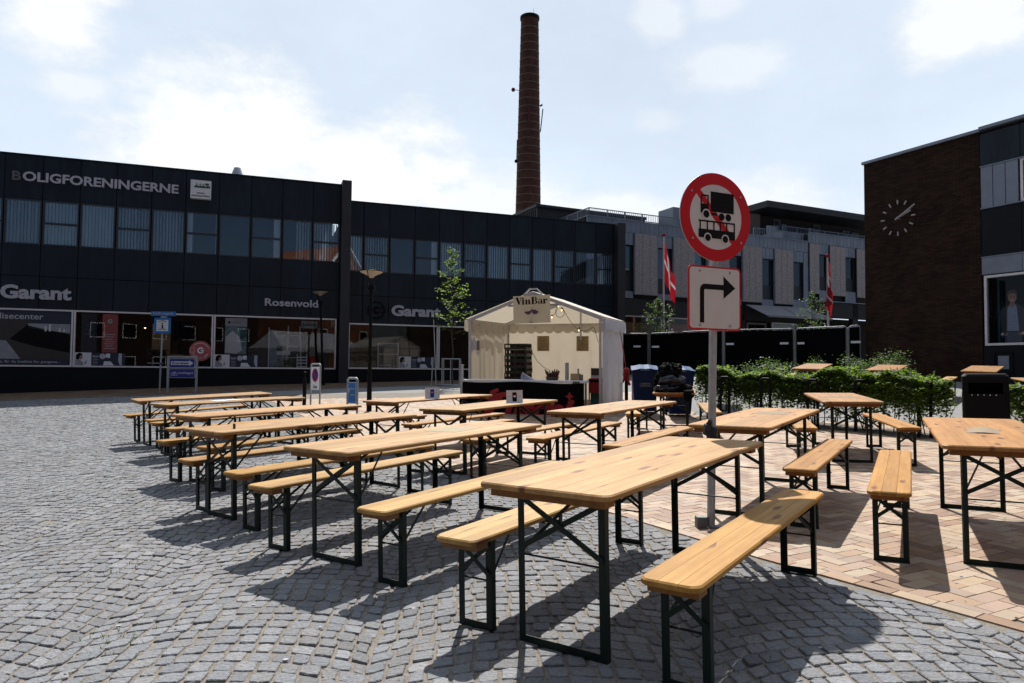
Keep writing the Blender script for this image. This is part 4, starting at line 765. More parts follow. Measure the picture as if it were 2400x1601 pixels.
# chimney
ch = thing('chimney', 'tall round brick chimney with pale hoops above the roofs', 'chimney', um(1.95, 90, 0, 0))
def cuv(me):
    l = me.uv_layers.new(name='UVMap')
    for p in me.polygons:
        angs = [math.atan2(me.vertices[me.loops[li].vertex_index].co.y, me.vertices[me.loops[li].vertex_index].co.x) for li in p.loop_indices]; mx_ = max(angs)
        for li, a in zip(p.loop_indices, angs):
            if mx_-a > 3.2: a += 2*math.pi
            l.data[li].uv = (a*1.5, me.vertices[me.loops[li].vertex_index].co.z)
zt_, zb_ = 47.6, 10; r_ = lambda z: 1.17+(47.6-z)*.0188
k = MB().lathe([(r_(z), z) for z in np.linspace(zb_, zt_, 30)], 40); k.uv = cuv; k.build('shaft', 'chimney', ch)
MB().lathe([(1.18,47.61),(1.28,47.63),(1.28,48.0),(1.0,48.05),(1.0,46.5),(0,46.5)], 36).build('rim', 'black', ch)
for i in range(24): z = 46.3-i*1.03*1.03; MB().lathe([(r_(z)+.005,z-.035),(r_(z)+.03,z-.03),(r_(z)+.03,z+.03),(r_(z)+.005,z+.035)], 36).build('hoop', 'print', ch)
MB().cyl((.5,0,48),(.5,0,49.2),.02,n=6).build('lightning_rod', 'steel', ch)
MB().cyl((-r_(38),-.1,38.1),(-r_(38)-.5,-.1,38.2),.04,n=6).lathe([(0,-.25),(.2,-.2),(.26,0),(.2,.2),(0,.25)], 12, Matrix.Translation((-r_(38)-.75,-.1,38.2))).build('red_beacon', 'rust', ch)
MB().cyl((r_(32)+.05,-.2,32.6),(r_(32)+.35,-.3,35.6),.07,n=8).cyl((r_(33),-.2,36),(r_(33)+.3,-.2,36.2),.12,n=8).build('antenna', 'black', ch)
MB().box(-.15,.15,-r_(34)-.12,-r_(34)-.02,33.2,35.4).build('red_antenna', 'rust', ch); MB().cyl((-r_(30)-.08,-.2,28.8),(-r_(30)-.02,-.2,31.5),.05,n=8).lathe([(0,0),(.2,.1),(.2,.4),(0,.5)],10,Matrix.Translation((-r_(29)-.12,-.2,28.4))).build('antenna', 'black', ch)
# ------------------------------------------------------------------ right building with the clock
MBr = Matrix.Translation((12.763, 25, 0))@Matrix.Rotation(R(90-152.6), 4, 'Z')
rb = thing('brick_building', 'dark brown brick building with wall clock and glazed bay at the right edge', 'building', MBr)
k = MB().box(0, 3.97, 0, 9, -.3, 8.92); k.uv = uvxz; k.build('brick_wall', 'brick', rb)
MB().box(-.06,4.0,-.06,9.05,8.925,9.02).box(4.003,12,-.10,9.05,8.96,9.06).build('parapet_cap', 'zinc', rb)
for i in range(7):
    x0 = 4.0+1.135*i; B(x0+.008,x0+1.127,-.04,.1,7.82,8.82).build('dark_panel', 'panel', rb); B(x0+.008,x0+1.127,-.04,.1,4.98,6.46).build('dark_panel', 'plinth', rb); B(x0+.008,x0+1.127,-.05,.1,4.42,4.94).build('pale_panel', 'zinc', rb); B(x0+.008,x0+1.127,-.03,.1,-.3,2.2).build('dark_panel', 'plinth', rb)
for i in range(3): B(4.02+.355*i,4.02+.355*i+.335,-.045,.1,6.5,7.78).build('pale_panel', 'zinc', rb)
MB().box(4.0,12,-.07,.0,7.785,7.815).box(4.0,12,-.07,.0,6.465,6.495).box(4.0,12,-.07,.0,4.945,4.975).build('ledge', 'zinc', rb)
f = rect_ring(MB(),5.12,8.0,6.5,7.78,.07,-.03,.06).build('window','alu_w',rb); B(5.195,7.925,.0,.01,6.575,7.705).build('pane','glassup',f)
f = rect_ring(MB(),4.06,8.2,2.22,4.38,.07,-.05,.06).build('shop_window','alu_w',rb); B(4.135,8.125,.0,.01,2.295,4.305).build('pane','glassshop',f)
MB().box(4.0,12,.101,.3,7.8,8.9).box(4.0,12,.101,.3,4.4,6.5).box(4.0,12,.101,.3,-.3,2.2).box(4,12,2.0,8,-.3,8.8).build('core', 'dark', rb)
B(4.42,4.72,-.045,-.031,1.50,1.90).build('notice_box', 'zinc', rb); rect_ring(MB(),4.30,4.84,1.36,2.02,.04,-.05,-.031).build('notice_frame','black',rb)
MB().box(4.2,4.33,.4,.42,2.3,4.3).build('teal_strip','teal',rb)
po = B(4.36,6.6,.22,.23,2.30,4.30).build('poster_board','cloth',rb)
def fig(name, m_, poly, y): return MB().prism([(4.71+x, 2.30+z) for x, z in poly], y-.003, y).build(name, m_, po)
fig('printed_jacket','jacket',[(-.30,.10),(-.33,.5),(-.36,.95),(-.22,1.10),(-.06,1.18),(.10,1.18),(.27,1.08),(.40,.95),(.36,.5),(.33,.12),(.2,.3),(-.2,.3)],.217)
fig('printed_jeans','jeans',[(-.22,.0),(-.22,.30),(.24,.30),(.26,.0)],.2135)
fig('printed_shirt','shirt',[(-.15,.36),(-.13,1.05),(-.05,1.17),(.0,1.12),(.08,1.17),(.13,1.05),(.18,.36)],.210)
fig('printed_neck','skin',[(-.05,1.10),(-.06,1.26),(.07,1.26),(.07,1.12),(.01,1.06)],.2065)
nn = 18; fig('printed_face','skin',[(.012+.12*math.cos(2*math.pi*i/nn), 1.37+.165*math.sin(2*math.pi*i/nn)) for i in range(nn)],.203)
fig('printed_hair','bark',[(-.12,1.38),(-.13,1.50),(-.07,1.59),(.03,1.61),(.12,1.57),(.145,1.46),(.13,1.38),(.10,1.48),(.0,1.50),(-.09,1.47)],.200)
fig('printed_eye','blk',[(-.06,1.385),(-.025,1.385),(-.025,1.40),(-.06,1.40)],.200); fig('printed_eye','blk',[(.045,1.385),(.08,1.385),(.08,1.40),(.045,1.40)],.200); fig('printed_smile','white2',[(-.03,1.285),(.01,1.27),(.055,1.285),(.05,1.30),(-.025,1.30)],.200)
fig('printed_nose','rose',[(.0,1.33),(.025,1.33),(.015,1.38)],.200)
fig('printed_hand','skin',[(-.26,.22),(-.2,.30),(-.12,.30),(-.14,.22)],.207); fig('printed_hand','skin',[(.15,.24),(.17,.31),(.27,.30),(.26,.22)],.207); fig('printed_cuff','white2',[(-.33,.24),(-.31,.31),(-.24,.31),(-.26,.23)],.205); fig('printed_cuff','white2',[(.24,.25),(.26,.32),(.33,.32),(.32,.24)],.205)
fig('printed_sleeve','jacket',[(.55,.0),(.5,.55),(.6,1.0),(.9,1.1),(.9,0)],.217); fig('printed_hand','skin',[(.42,.50),(.44,.62),(.52,.60),(.52,.48)],.210)
ck_ = thing('wall_clock', 'large wall clock of metal bars on the brown brick wall', 'clock', MBr@Matrix.Translation((1.33, -.09, 6.71)))
for h in range(12): MB().box(-.022,.022,-.02,.02,.48,.62).build('hour_mark','clock',ck_,Matrix.Rotation(R(30*h), 4, 'Y'))
MB().box(-.022,.022,-.045,-.025,-.10,.72).build('minute_hand','clock',ck_,Matrix.Rotation(R(60), 4, 'Y')); MB().box(-.028,.028,-.022,-.003,-.08,.50).build('hour_hand','clock',ck_,Matrix.Rotation(R(68), 4, 'Y')); MB().cyl((0,-.05,0),(0,.09,0),.035,n=12).build('hub','clock',ck_)
# ------------------------------------------------------------------ orange house and tent seen mirrored in the windows; dark houses added for shading
def house(label, x, y, yaw, w_, d_, he, hr, m_, gable=True):
    t = thing('brick_house', label, 'house', um(x, y, R(yaw), 0)); k = MB()
    if gable: k.prism([(-w_/2,-.5),(w_/2,-.5),(w_/2,he),(0,hr),(-w_/2,he)], 0, d_)
    else: k.box(-w_/2, w_/2, 0, d_, -.5, he)
    k.uv = uvxz; k.build('wall', m_, t)
    if gable: MB().bar((-w_/2-.3,-.2,he-.1),(.0,-.2,hr+.15),.3,.14).bar((w_/2+.3,-.2,he-.1),(0,-.2,hr+.15),.3,.14).build('verge_board', 'white2', t)
    else: B(-w_/2-.1,w_/2+.1,-.15,d_,he+.01,he+.25).build('cornice', 'pale', t)
    n = int(w_/2.6)
    for j in range(int(he/3.1)):
        for i in range(n):
            xx = -w_/2+(i+.5)*w_/n; f = rect_ring(MB(), xx-.6, xx+.6, .9+3.1*j, 2.3+3.1*j, .08, -.03, .03).build('window', 'white2', t); B(xx-.515, xx+.515, -.01, .005, .985+3.1*j, 2.215+3.1*j).build('pane', 'glassup', f)
    return t
house('orange brick gabled house across the square, mirrored in the office windows', 13.5, -14, 180-20, 9, 10, 9.5, 14.5, 'orange')
house('long dark brick house added across the square to darken the left shop window reflections', -3, -20, 180, 24, 10, 8.5, 12, 'brick', False)  # added out of view so the shop glass mirrors dark walls
house('dark brick corner house added unseen behind the viewpoint on the right side', 27, -4, 180-60, 18, 10, 9, 12, 'brick', False)  # added out of view to block low sky from the facades
house('dark brick house added unseen behind the viewpoint at the far left of the square', -27, -10, 180+40, 22, 10, 9, 12, 'brick', False)  # another unseen block, added to cut sky light on the left
mq = thing('party_tent', 'white party tent across the square, mirrored in the right office shop window', 'tent', um(8.0, -6.5, R(170))@Matrix.Scale(1.45,4))
k = MB(); k.add([(-3,0,2.1),(3,0,2.1),(3,4,2.1),(-3,4,2.1),(-2.6,2,3.2),(2.6,2,3.2)], [(0,1,5,4),(2,3,4,5),(1,2,5),(3,0,4)]); k.build('roof', 'tentw', mq)
k = MB()
for i in range(24): a, b = -3+i*.25, -3+(i+1)*.25; k.add([(a,-.01,2.09),(b,-.01,2.09),(b,-.01,1.9),((a+b)/2,-.01,1.83),(a,-.01,1.9)], [(4,3,2,1,0)])
k.build('valance', 'tentw', mq)
for x in (-2.97, 2.97):
    for y in (.03, 3.97): B(x-.03,x+.03,y-.03,y+.03,0,2.09).build('post','alu',mq)
B(-2.9,2.9,3.9,3.92,0,2.08).build('back_wall','tentw',mq)
# ------------------------------------------------------------------ wine bar tent
TW, TL = 3.15, 2.84; zT = .33; MTt = Matrix.Translation((-.99, 16.6, zT))@Matrix.Rotation(R(-18.52), 4, 'Z')@Matrix.Rotation(R(1.6), 4, 'X')
tn = thing('market_tent', 'cream gabled market tent with aluminium frame and open front', 'tent', MTt)
eh, rh = 2.19, 2.79; ps = .026
def bx(a, b, mtn='alu', nm='frame_bar', w_=.05, h_=.05): return MB().bar(a, b, w_, h_).build(nm, mtn, tn)
for x in (0, TW):
    for y in (0, TL): B(x-ps, x+ps, y-ps, y+ps, -.05, eh).build('post', 'alu', tn)
    bx((x,ps+.002,eh-.04),(x,TL-ps-.002,eh-.04))
for y in (0, TL):
    bx((-.05,y,eh-.02),(TW/2,y,rh),'alu','rafter',.055,.07); bx((TW+.05,y,eh-.02),(TW/2,y,rh),'alu','rafter',.055,.07)
bx((TW/2,.05,rh-.04),(TW/2,TL-.05,rh-.04)); MB().bar((TW*.5-.62,.02,eh+.32),(TW*.5+.62,.02,eh+.32),.03,.05).build('tie_bar','alu',tn)
B(TW*.66-.02,TW*.66+.02,TL-.12,TL-.08,eh-.45,eh+.38).build('hanging_strut','alu',tn)
k = MB(); n = 16
for sx_ in (0, 1):
    for i in range(n+1):
        for j in range(9):
            u = i/n; v_ = j/8; x = (TW/2-(TW/2+.10)*u) if sx_ == 0 else (TW/2+(TW/2+.10)*u); z = rh+.045-(rh-eh)*u*1.03-.035*math.sin(math.pi*u)*math.sin(math.pi*v_); k.v.append((x, -.03+v_*(TL+.06), z))
    o = sx_*(n+1)*9
    for i in range(n):
        for j in range(8): a = o+i*9+j; k.f.append((a, a+1, a+10, a+9)); k.m.append(0); k.sm.append(True)
k.build('roof', 'tent', tn)
# valances
def valance(a, b, z, h, n, nm, mtn='tent', rings=True, parent=None, scal=True):
    a = Vector(a); b = Vector(b); k = MB(); q = n*6
    for i in range(q+1):
        u = i/q; p = a.lerp(b, u); nrm = Vector((-(b-a).y, (b-a).x, 0)).normalized(); off = .008*math.sin(u*37); dz = h+(.06*abs(math.sin(u*n*math.pi))**.7 if scal else 0)
        k.v += [(p.x, p.y, z), (p.x+nrm.x*off, p.y+nrm.y*off, z-h*.55), (p.x+nrm.x*off*2, p.y+nrm.y*off*2, z-dz)]
    for i in range(q): k.f += [(3*i, 3*i+3, 3*i+4, 3*i+1), (3*i+1, 3*i+4, 3*i+5, 3*i+2)]; k.m += [0, 0]; k.sm += [True, True]
    o = k.build(nm, mtn, parent or tn)
    if rings:
        for i in range(n//2):
            p = a.lerp(b, (i+.5)/(n//2)); MB().lathe([(.022,-.004),(.028,0),(.022,.004),(.018,0),(.022,-.004)], 10).build('eyelet', 'steel', tn, Matrix.Translation((p.x, p.y-.012, z-h*.55))@Matrix.Rotation(R(90), 4, 'X'))
valance((TW-.03,TL-.05,0+0),(0.03,TL-.05,0),eh+.0,.20,12,'valance'); valance((.04,TL-.1,0),(.04,.05,0),eh-.0,.20,6,'valance'); valance((TW+.11,.0,0),(TW+.11,TL,0),eh+.0,.22,8,'valance','tentw',False); valance((-.12,TL,0),(-.12,-.04,0),eh+.01,.22,8,'valance','tent',False)
k = MB(); k.add([(.0,TL,eh-.03),(TW,TL,eh-.03),(TW/2,TL,rh)], [(0,1,2)]); k.build('gable_sheet', 'tent', tn)
def curtain(a, b, z0, z1, amp, freq, nm, mtn):
    a = Vector(a); b = Vector(b); k = MB(); n = 60; m_ = 8; nr = Vector((-(b-a).y, (b-a).x, 0)).normalized()
    for i in range(n+1):
        u = i/n; p = a.lerp(b, u)
        for j in range(m_+1):
            v_ = j/m_; d = amp*(.25+.75*(1-v_))*(math.sin(u*freq+math.sin(u*9)*1.2)+.4*math.sin(u*freq*2.3+v_*2))*min(1, u*8, (1-u)*8); k.v.append((p.x+nr.x*d, p.y+nr.y*d, z0+(z1-z0)*v_))
    for i in range(n):
        for j in range(m_): q = i*(m_+1)+j; k.f.append((q, q+m_+1, q+m_+2, q+1)); k.m.append(0); k.sm.append(True)
    k.build(nm, mtn, tn)
curtain((0,TL-.03,0),(TW,TL-.03,0),0,eh,.022,38,'back_wall','tent'); curtain((.0,.03,0),(.0,TL,0),0,eh,.03,22,'side_wall','tent'); curtain((TW+.04,.03,0),(TW+.04,TL,0),0,eh-.03,.035,19,'side_wall','tentw')
k = MB().lathe([(0,.0),(.10,.0)],8); MB().bar((TW/2-.22,-.0,rh-.03),(TW/2-.08,-.0,rh+.10),.05,.03).bar((TW/2-.08,0,rh+.10),(TW/2+.08,0,rh+.10),.05,.03).bar((TW/2+.22,0,rh-.03),(TW/2+.08,0,rh+.10),.05,.03).build('ridge_bracket','alu',tn)
T_ = lambda x, y, z, a=0: MTt@Matrix.Translation((x, y, z-zT))@Matrix.Rotation(R(a), 4, 'Z')
vb = thing('bar_sign', 'cream VinBar sign with two wine glasses hanging from the tent gable', 'sign', T_(1.56,-.07,2.73)@Matrix.Rotation(R(-1.5),4,'Y'))
B(-.445,.445,0,.012,-.31,.33).build('board','cream',vb)
def fat(ch, x, sc=.165):
    k = MB(); Q = lambda *p: k.prism([(x+a*sc, .13+b*sc) for a, b in p], -.006, -.003)
    E_ = lambda cx, cz, rx, rz, a0, a1, tx, tz=.0: [Q((cx+rx*math.cos(R(a)), cz+rz*math.sin(R(a))), (cx+rx*math.cos(R(a+12)), cz+rz*math.sin(R(a+12))), (cx+(rx-tx)*math.cos(R(a+12)), cz+(rz-.05)*math.sin(R(a+12))), (cx+(rx-tx)*math.cos(R(a)), cz+(rz-.05)*math.sin(R(a)))) for a in range(a0, a1, 12)]
    if ch == 'V': Q((.05,1),(.40,1),(.66,.18),(.55,0),(.48,0)); Q((.84,1),(.90,1),(.60,0),(.53,0)); Q((0,1),(.5,1),(.5,.95),(0,.95)); Q((.70,1),(1.0,1),(1.0,.95),(.70,.95))
    if ch == 'i': Q((.08,0),(.33,0),(.33,.66),(.08,.66)); Q((0,.0),(.42,.0),(.42,.05),(0,.05)); Q((0,.61),(.2,.61),(.2,.66),(0,.66)); E_(.2,.85,.13,.13,0,360,.129)
    if ch == 'n': Q((.08,0),(.33,0),(.33,.66),(.08,.66)); Q((0,0),(.40,0),(.40,.05),(0,.05)); Q((0,.61),(.2,.61),(.2,.66),(0,.66)); Q((.5,0),(.75,0),(.75,.48),(.5,.54)); Q((.43,0),(.83,0),(.83,.05),(.43,.05)); Q((.33,.5),(.5,.66),(.65,.66),(.75,.48),(.5,.54),(.42,.58))
    if ch == 'B': Q((.09,0),(.38,0),(.38,1),(.09,1)); Q((0,0),(.6,0),(.6,.05),(0,.05)); Q((0,.95),(.58,.95),(.58,1),(0,1)); Q((.38,.5),(.58,.5),(.58,.55),(.38,.55)); E_(.55,.76,.28,.24,-84,90,.20); E_(.57,.27,.33,.27,-90,90,.23)
    if ch == 'a': Q((.40,.08),(.63,.0),(.63,.45),(.40,.45)); Q((.63,0),(.72,0),(.76,.06),(.63,.06)); E_(.34,.44,.29,.23,0,168,.05+.10); E_(.26,.18,.25,.19,60,336,.17)
    if ch == 'r': Q((.08,0),(.33,0),(.33,.66),(.08,.66)); Q((0,0),(.42,0),(.42,.05),(0,.05)); Q((0,.61),(.2,.61),(.2,.66),(0,.66)); Q((.33,.45),(.46,.64),(.62,.66),(.60,.60),(.45,.54)); E_(.55,.54,.12,.12,0,360,.119)
    k.build('letter', 'blk', vb)
for ch, x in (('V',-.39),('i',-.235),('n',-.155),('B',-.005),('a',.155),('r',.275)): fat(ch, x)
for sx_, tl in ((-1, 8), (1, -14)):
    mx_ = Matrix.Translation((sx_*.085,0,-.02))@Matrix.Scale(1.12,4)@Matrix.Rotation(R(-tl*1.2 if sx_ > 0 else -tl),4,'Y')@Matrix.Rotation(R(sx_*6),4,'Y'); n = 16
    bw = [(.075*math.cos(R(a)), .075*math.sin(R(a))*1.0) for a in range(180, 361, 15)]
    wn_ = [(x, z) for x, z in bw]+[(.075,.0),(.0,-.02 if sx_ < 0 else .02),(-.075,-.03)]
    k = MB().prism(wn_, -.006, -.004, mx_); k.build('wine', 'purple', vb)
    k = MB(); pts = [(.08*math.cos(R(a)), .08*math.sin(R(a))) for a in range(165, 376, 15)]+[(.055,.075)]; pts = [(-.055,.075)]+pts
    for p, q in zip(pts[:-1], pts[1:]): k.bar((p[0],-.009,p[1]),(q[0],-.009,q[1]),.002,.004)
    k.bar((0,-.009,-.08),(0,-.009,-.25),.002,.005).bar((-.05,-.009,-.252),(.05,-.009,-.252),.002,.008)
    mb = MB(); [mb.v.append(tuple(mx_@Vector(p))) for p in k.v]; mb.f = k.f; mb.m = k.m; mb.sm = k.sm; mb.build('glass_outline', 'grey', vb)
ct = thing('bar_counter', 'white topped bar counter with black banner in front of the tent', 'counter', T_(.06,-.55,zT-.01))
MB().box(0,2.84,0,.5,.745,.80).build('counter_top','white',ct)
for x in (.05,1.4,2.78):
    for y in (.05,.44): B(x-.02,x+.02,y-.02,y+.02,-.1,.744).build('leg','alu',ct)
k = MB(); n = 90
for i in range(n+1):
    u = i/n; x = -.01+2.86*u
    for j in range(7): v_ = j/6; d = .012*(1-v_*.7)*math.sin(u*31+v_*1.5)+.01*math.sin(u*11-v_*3)*(1-v_); k.v.append((x, -.035-d*.6, -.02+.775*v_-(.015*math.sin(u*math.pi*3) if j == 6 else 0)))
for i in range(n):
    for j in range(6): q = i*7+j; k.f.append((q, q+7, q+8, q+1)); k.m.append(0); k.sm.append(True)
bn = k.build('banner','cloth',ct)
text('uscni','banner_lettering','redprint',ct,1.02,-.06,w_=1.62,h_=.46,y=-.062,bold=.05,ext=0,slant=.35)
MB().prism([(.50,-.05),(.66,-.05),(1.00,.42),(1.22,.46),(1.18,.56),(.78,.50),(.60,.30)],-.0645,-.0625).prism([(.60,.36),(.70,.56),(.86,.62),(.90,.56),(.74,.48),(.68,.34)],-.0645,-.0625).build('banner_initial','redprint',ct)
MB().prism([(2.53,.36),(2.565,.43),(2.63,.465),(2.565,.50),(2.53,.57),(2.495,.50),(2.43,.465),(2.495,.43)],-.067,-.064).build('banner_star','redprint',ct)
for i in range(4): B(2.60+.04*i,2.615+.04*i,-.045,.01,.735-.02*(i%2),.79).build('clip','blk',ct)
# goods
for i in range(11):
    c = thing('bottle_crate', 'dark bottle crate, '+['bottom one','second from the bottom','third from the bottom','fourth from the bottom','fifth from the bottom','sixth from the bottom','fifth from the top','fourth from the top','third from the top','second from the top','topmost one'][i]+' of the tall crate stack in the tent', 'crate', T_(.42+random.uniform(-.01,.01),1.3,zT+.149*i,random.uniform(-2,2)-4), 'bottle crates stacked in the wine tent')
    k = MB(); 
    rw = .012
    k.box(0,.60,0,rw,.0,.05).box(0,.60,0,rw,.115,.146).box(0,.60,.388,.4,0,.146).box(0,rw,rw,.388,0,.05).box(0,rw,rw,.388,.115,.146).box(.588,.6,rw,.388,0,.05).box(.588,.6,rw,.388,.115,.146).box(rw,.588,rw,.388,.002,.012)
    for x in (0,.28,.565): k.box(x,x+.035,.001,rw-.001,.05,.115)
    k.build('crate_body','crate',c)
    if i < 10:
        k = MB()
        for a in range(6): k.cyl((.06+.095*a,.07,.02),(.06+.095*a,.07,.125),.035,n=8)
        for a in range(3): k.cyl((.53,.17+.09*a,.02),(.53,.17+.09*a,.125),.033,n=8)
        k.build('bottles','cratered' if i % 2 else 'crate',c)
def wallposter(x, z0, z1, w_, lab):
    t = tag(B(-w_/2,w_/2,-.004,0,0,z1-z0).build('price_poster','kraft',None,T_(x,TL-.075,z0)), lab, 'poster')
    for j in range(9): B(-w_*.38,w_*(.1+.28*random.random()),-.0065,-.0045,.04+.04*j,.05+.04*j).build('print_line','print',t)
wallposter(1.03,1.78,2.19,.34,'left kraft paper price poster on the rear wall of the tent'); wallposter(2.12,1.78,2.18,.33,'right kraft paper price poster on the rear wall of the tent')
t = tag(B(.045,.049,-.09,.09,0,.32).build('event_poster','white2',None,T_(0,.42,1.72)),'small dark picture poster on the left inner wall of the tent','poster'); B(.0495,.052,-.085,.085,.08,.31).build('picture','print',t); B(.0525,.054,-.05,.05,.015,.065).build('caption','white',t)
k = MB(); 
for i in range(9): k.add([(.049,-.12+.02*i,.0),(.049,-.10+.02*i,.0),(.049,-.10+.02*i,.35-.03*abs(i-4)),(.049,-.12+.02*i,.35-.03*abs(i-4))],[(0,1,2,3)])
tag(k.build('hanging_cloth','napkin',None,T_(.0,.18,1.80)),'lilac cloth hanging at the front left inside of the tent','cloth')
bk = thing('bottle_basket','dark basket full of wine bottle necks on the bar counter','basket',T_(2.10,-.25,1.10))
MB().lathe([(0,0),(.12,0),(.155,.10),(.145,.10),(.11,.01)],18).build('basket','bark',bk)
for i in range(9): a = i*.7; MB().cyl((.05*math.cos(a),.05*math.sin(a),.03),(.14*math.cos(a),.09*math.sin(a),.17+.02*(i%3)),.028,.028,8).cyl((.14*math.cos(a),.09*math.sin(a),.17+.02*(i%3)),(.17*math.cos(a),.11*math.sin(a),.22+.02*(i%3)),.015,.013,8).build('bottle','crate' if i%2 else 'cratered',bk)
np_ = thing('napkin_stack','fanned stack of blue and white paper on the bar counter','napkins',T_(1.62,-.35,1.101))
for i in range(7): MB().box(-.22,.20,-.07,.07,0,.008).build('paper','napkin' if i%2 else 'paper',np_,Matrix.Translation((0,0,.012+.009*i))@Matrix.Rotation(R(-14+4*i),4,'Z')@Matrix.Rotation(R(6+4.2*i),4,'Y'))
B(-.3,.06,-.1,.09,0,.014).build('paper','napkin',np_,Matrix.Translation((-.06,-.02,-.0)))
for x, h_, r0, lb in ((2.43,.40,.042,'tall grey tube of cups standing on the right part of the counter'),(2.69,.27,.02,'thin short grey tube near the right end of the counter')):
    t = tag(MB().cyl((0,0,0),(0,0,h_),r0,r0,14).build('cup_tube','steel',None,T_(x,-.2,1.101)),lb,'tube'); MB().lathe([(r0+.002,h_-.02),(r0+.004,h_),(r0*.4,h_+.015),(0,h_+.02)],12).build('cap','grey',t)
t = tag(B(0,.20,0,.14,0,.17).build('carton','kraft',None,T_(2.53,-.28,1.101)),'brown carton behind the cup tubes on the counter','box'); B(.202,.26,.01,.13,0,.15).build('flap','print',t)
t = tag(B(0,.26,0,.22,0,.25).build('carton','white2',None,T_(2.72,1.0,1.12)),'white and brown carton at the right inside the tent','box'); B(.01,.20,-.004,-.001,.08,.24).build('print','bark',t)
t = tag(B(0,.36,0,.5,0,.05).build('shelf_table','white2',None,T_(2.66,.92,1.055)),'white side table at the right inside the tent','table')
for x in (.03,.33): B(x-.015,x+.015,.03,.06,-.75,-.001).build('leg','white2',t)
t = tag(MB().box(0,.28,0,.3,0,.34).build('red_canister','redprint',None,T_(2.78,.5,.80)),'dark red container at the right inside the tent','container'); B(.02,.26,-.02,-.001,.26,.31).build('handle','blk',t)
t = tag(MB().box(0,.26,0,.3,0,.45).build('green_box','trolley',None,T_(2.82,.5,.36)),'dark green crate under the red container in the tent','box'); B(.03,.23,-.012,-.001,.15,.3).build('label','teal',t)
ft = tag(MB().box(2.75,3.2,-.02,.0,0,.28).build('floor_sign','rose',None,T_(.35,-.03,.33)),'faded red printed sheet at the foot of the right tent post','sheet'); MB().cyl((2.92,-.024,.15),(2.92,-.021,.15),.09,n=16).build('emblem','redprint',ft)
# string of lamps
sl = thing('lamp_string','black cable with lit bulbs hanging in the tent gable','light string',T_(0,.08,0))
pts = [(2.00,.02,2.59),(2.08,.0,2.65),(2.12,0,2.83),(2.17,0,2.86),(2.10,.0,2.63),(2.20,0,2.55),(2.30,0,2.63),(2.24,0,2.79),(2.40,.0,2.52),(2.56,0,2.32),(2.70,0,2.24),(2.85,.1,2.26),(2.94,.2,2.32),(3.0,.2,2.14),(3.08,.1,1.94)]
sp = []
for i in range(len(pts)-1):
    a, b = Vector(pts[i]), Vector(pts[i+1]); p0 = Vector(pts[max(0,i-1)]); p3 = Vector(pts[min(len(pts)-1,i+2)])
    for j in range(4): t_ = j/4; sp.append(.5*((2*a)+(-p0+b)*t_+(2*p0-5*a+4*b-p3)*t_**2+(-p0+3*a-3*b+p3)*t_**3))
MB().tube(sp,.006,6).build('cable','cable',sl)
for x, z in ((2.00,2.56),(2.16,2.82),(2.235,2.72),(2.64,2.255)): MB().cyl((x,0,z+.02),(x+.01,0,z+.06),.015,n=8).build('socket','black',sl); MB().lathe([(0,-.03),(.013,-.022),(.018,-.008),(.013,.008),(.008,.016)],10,Matrix.Translation((x,0,z))).build('bulb','bulb',sl)
tag(MB().tube([(.97,1.6,1.84),(1.1,1.6,1.70),(1.2,1.6,1.52),(1.38,1.6,1.36),(1.54,1.6,1.28)],.008,6).build('hanging_rope','steel',None,T_(0,0,0)),'grey rope running down from the crate stack in the tent','rope')
# ------------------------------------------------------------------ traffic sign in the foreground
sgn = thing('traffic_sign','no trucks or buses round sign above a right turn arrow on a grey pole','sign',um(1.575,5.50))
MB().cyl((0,0,-.02),(.035,0,2.72),.0305,.0305,20).build('pole','steel',sgn)
MB().box(-.115,-.035,-.035,.045,0,.085).box(-.034,.06,-.04,.05,0,.010).build('foot','polefoot',sgn)
MD = Matrix.Translation((.03,-.045,2.445))@Matrix.Rotation(R(24.5),4,'Z'); rs = .352
k = MB().cyl((0,.004,0),(0,-.004,0),rs,n=56,smooth=False); k.build('disc','steel',sgn,MD)
def ring(r0, r1, y, n=56): 
    k = MB(); 
    for i in range(n):
        a, b = 2*math.pi*i/n, 2*math.pi*(i+1)/n; k.add([(r0*math.cos(a),y,r0*math.sin(a)),(r1*math.cos(a),y,r1*math.sin(a)),(r1*math.cos(b),y,r1*math.sin(b)),(r0*math.cos(b),y,r0*math.sin(b))],[(0,1,2,3)])
    return k
ring(0.0001,rs*.742,-.0055).build('white_field','signwhite',sgn,MD); ring(rs*.735,rs-.001,-.0065).build('red_border','red',sgn,MD)
k = MB().box(-rs*.75,rs*.75,-.0072,-.0070,-.026,.026); k.build('red_slash','red',sgn,MD@Matrix.Rotation(R(47),4,'Y'))
yb = -.0082
def glyph(name, polys, m_='blk', y=yb, mm=MD):
    k = MB()
    for p in polys: k.prism(p, y-.0004, y)
    return k.build(name, m_, sgn, mm)
def circ(cx, cz, r, n=20): return [(cx+r*math.cos(2*math.pi*i/n), cz+r*math.sin(2*math.pi*i/n)) for i in range(n)]
truck = glyph('truck_symbol', [[(-.055,.04),(.178,.04),(.178,.20),(-.055,.20)], [(-.155,.04),(-.075,.04),(-.075,.095),(-.155,.095)],[(-.155,.095),(-.155,.15),(-.143,.168),(-.143,.095)],[(-.143,.156),(-.075,.156),(-.075,.168),(-.143,.168)],[(-.087,.095),(-.075,.095),(-.075,.156),(-.087,.156)],[(-.155,.022),(-.075,.022),(-.075,.04),(-.155,.04)],[(-.05,.012),(.01,.012),(.01,.03),(-.05,.03)]])
glyph('wheel', [circ(-.10,.016,.040)], 'signwhite', yb-.0006); glyph('wheel', [circ(-.10,.016,.030)], 'blk', yb-.0012)
for x in (.054,.122): glyph('wheel', [circ(x,.006,.029)], 'blk')
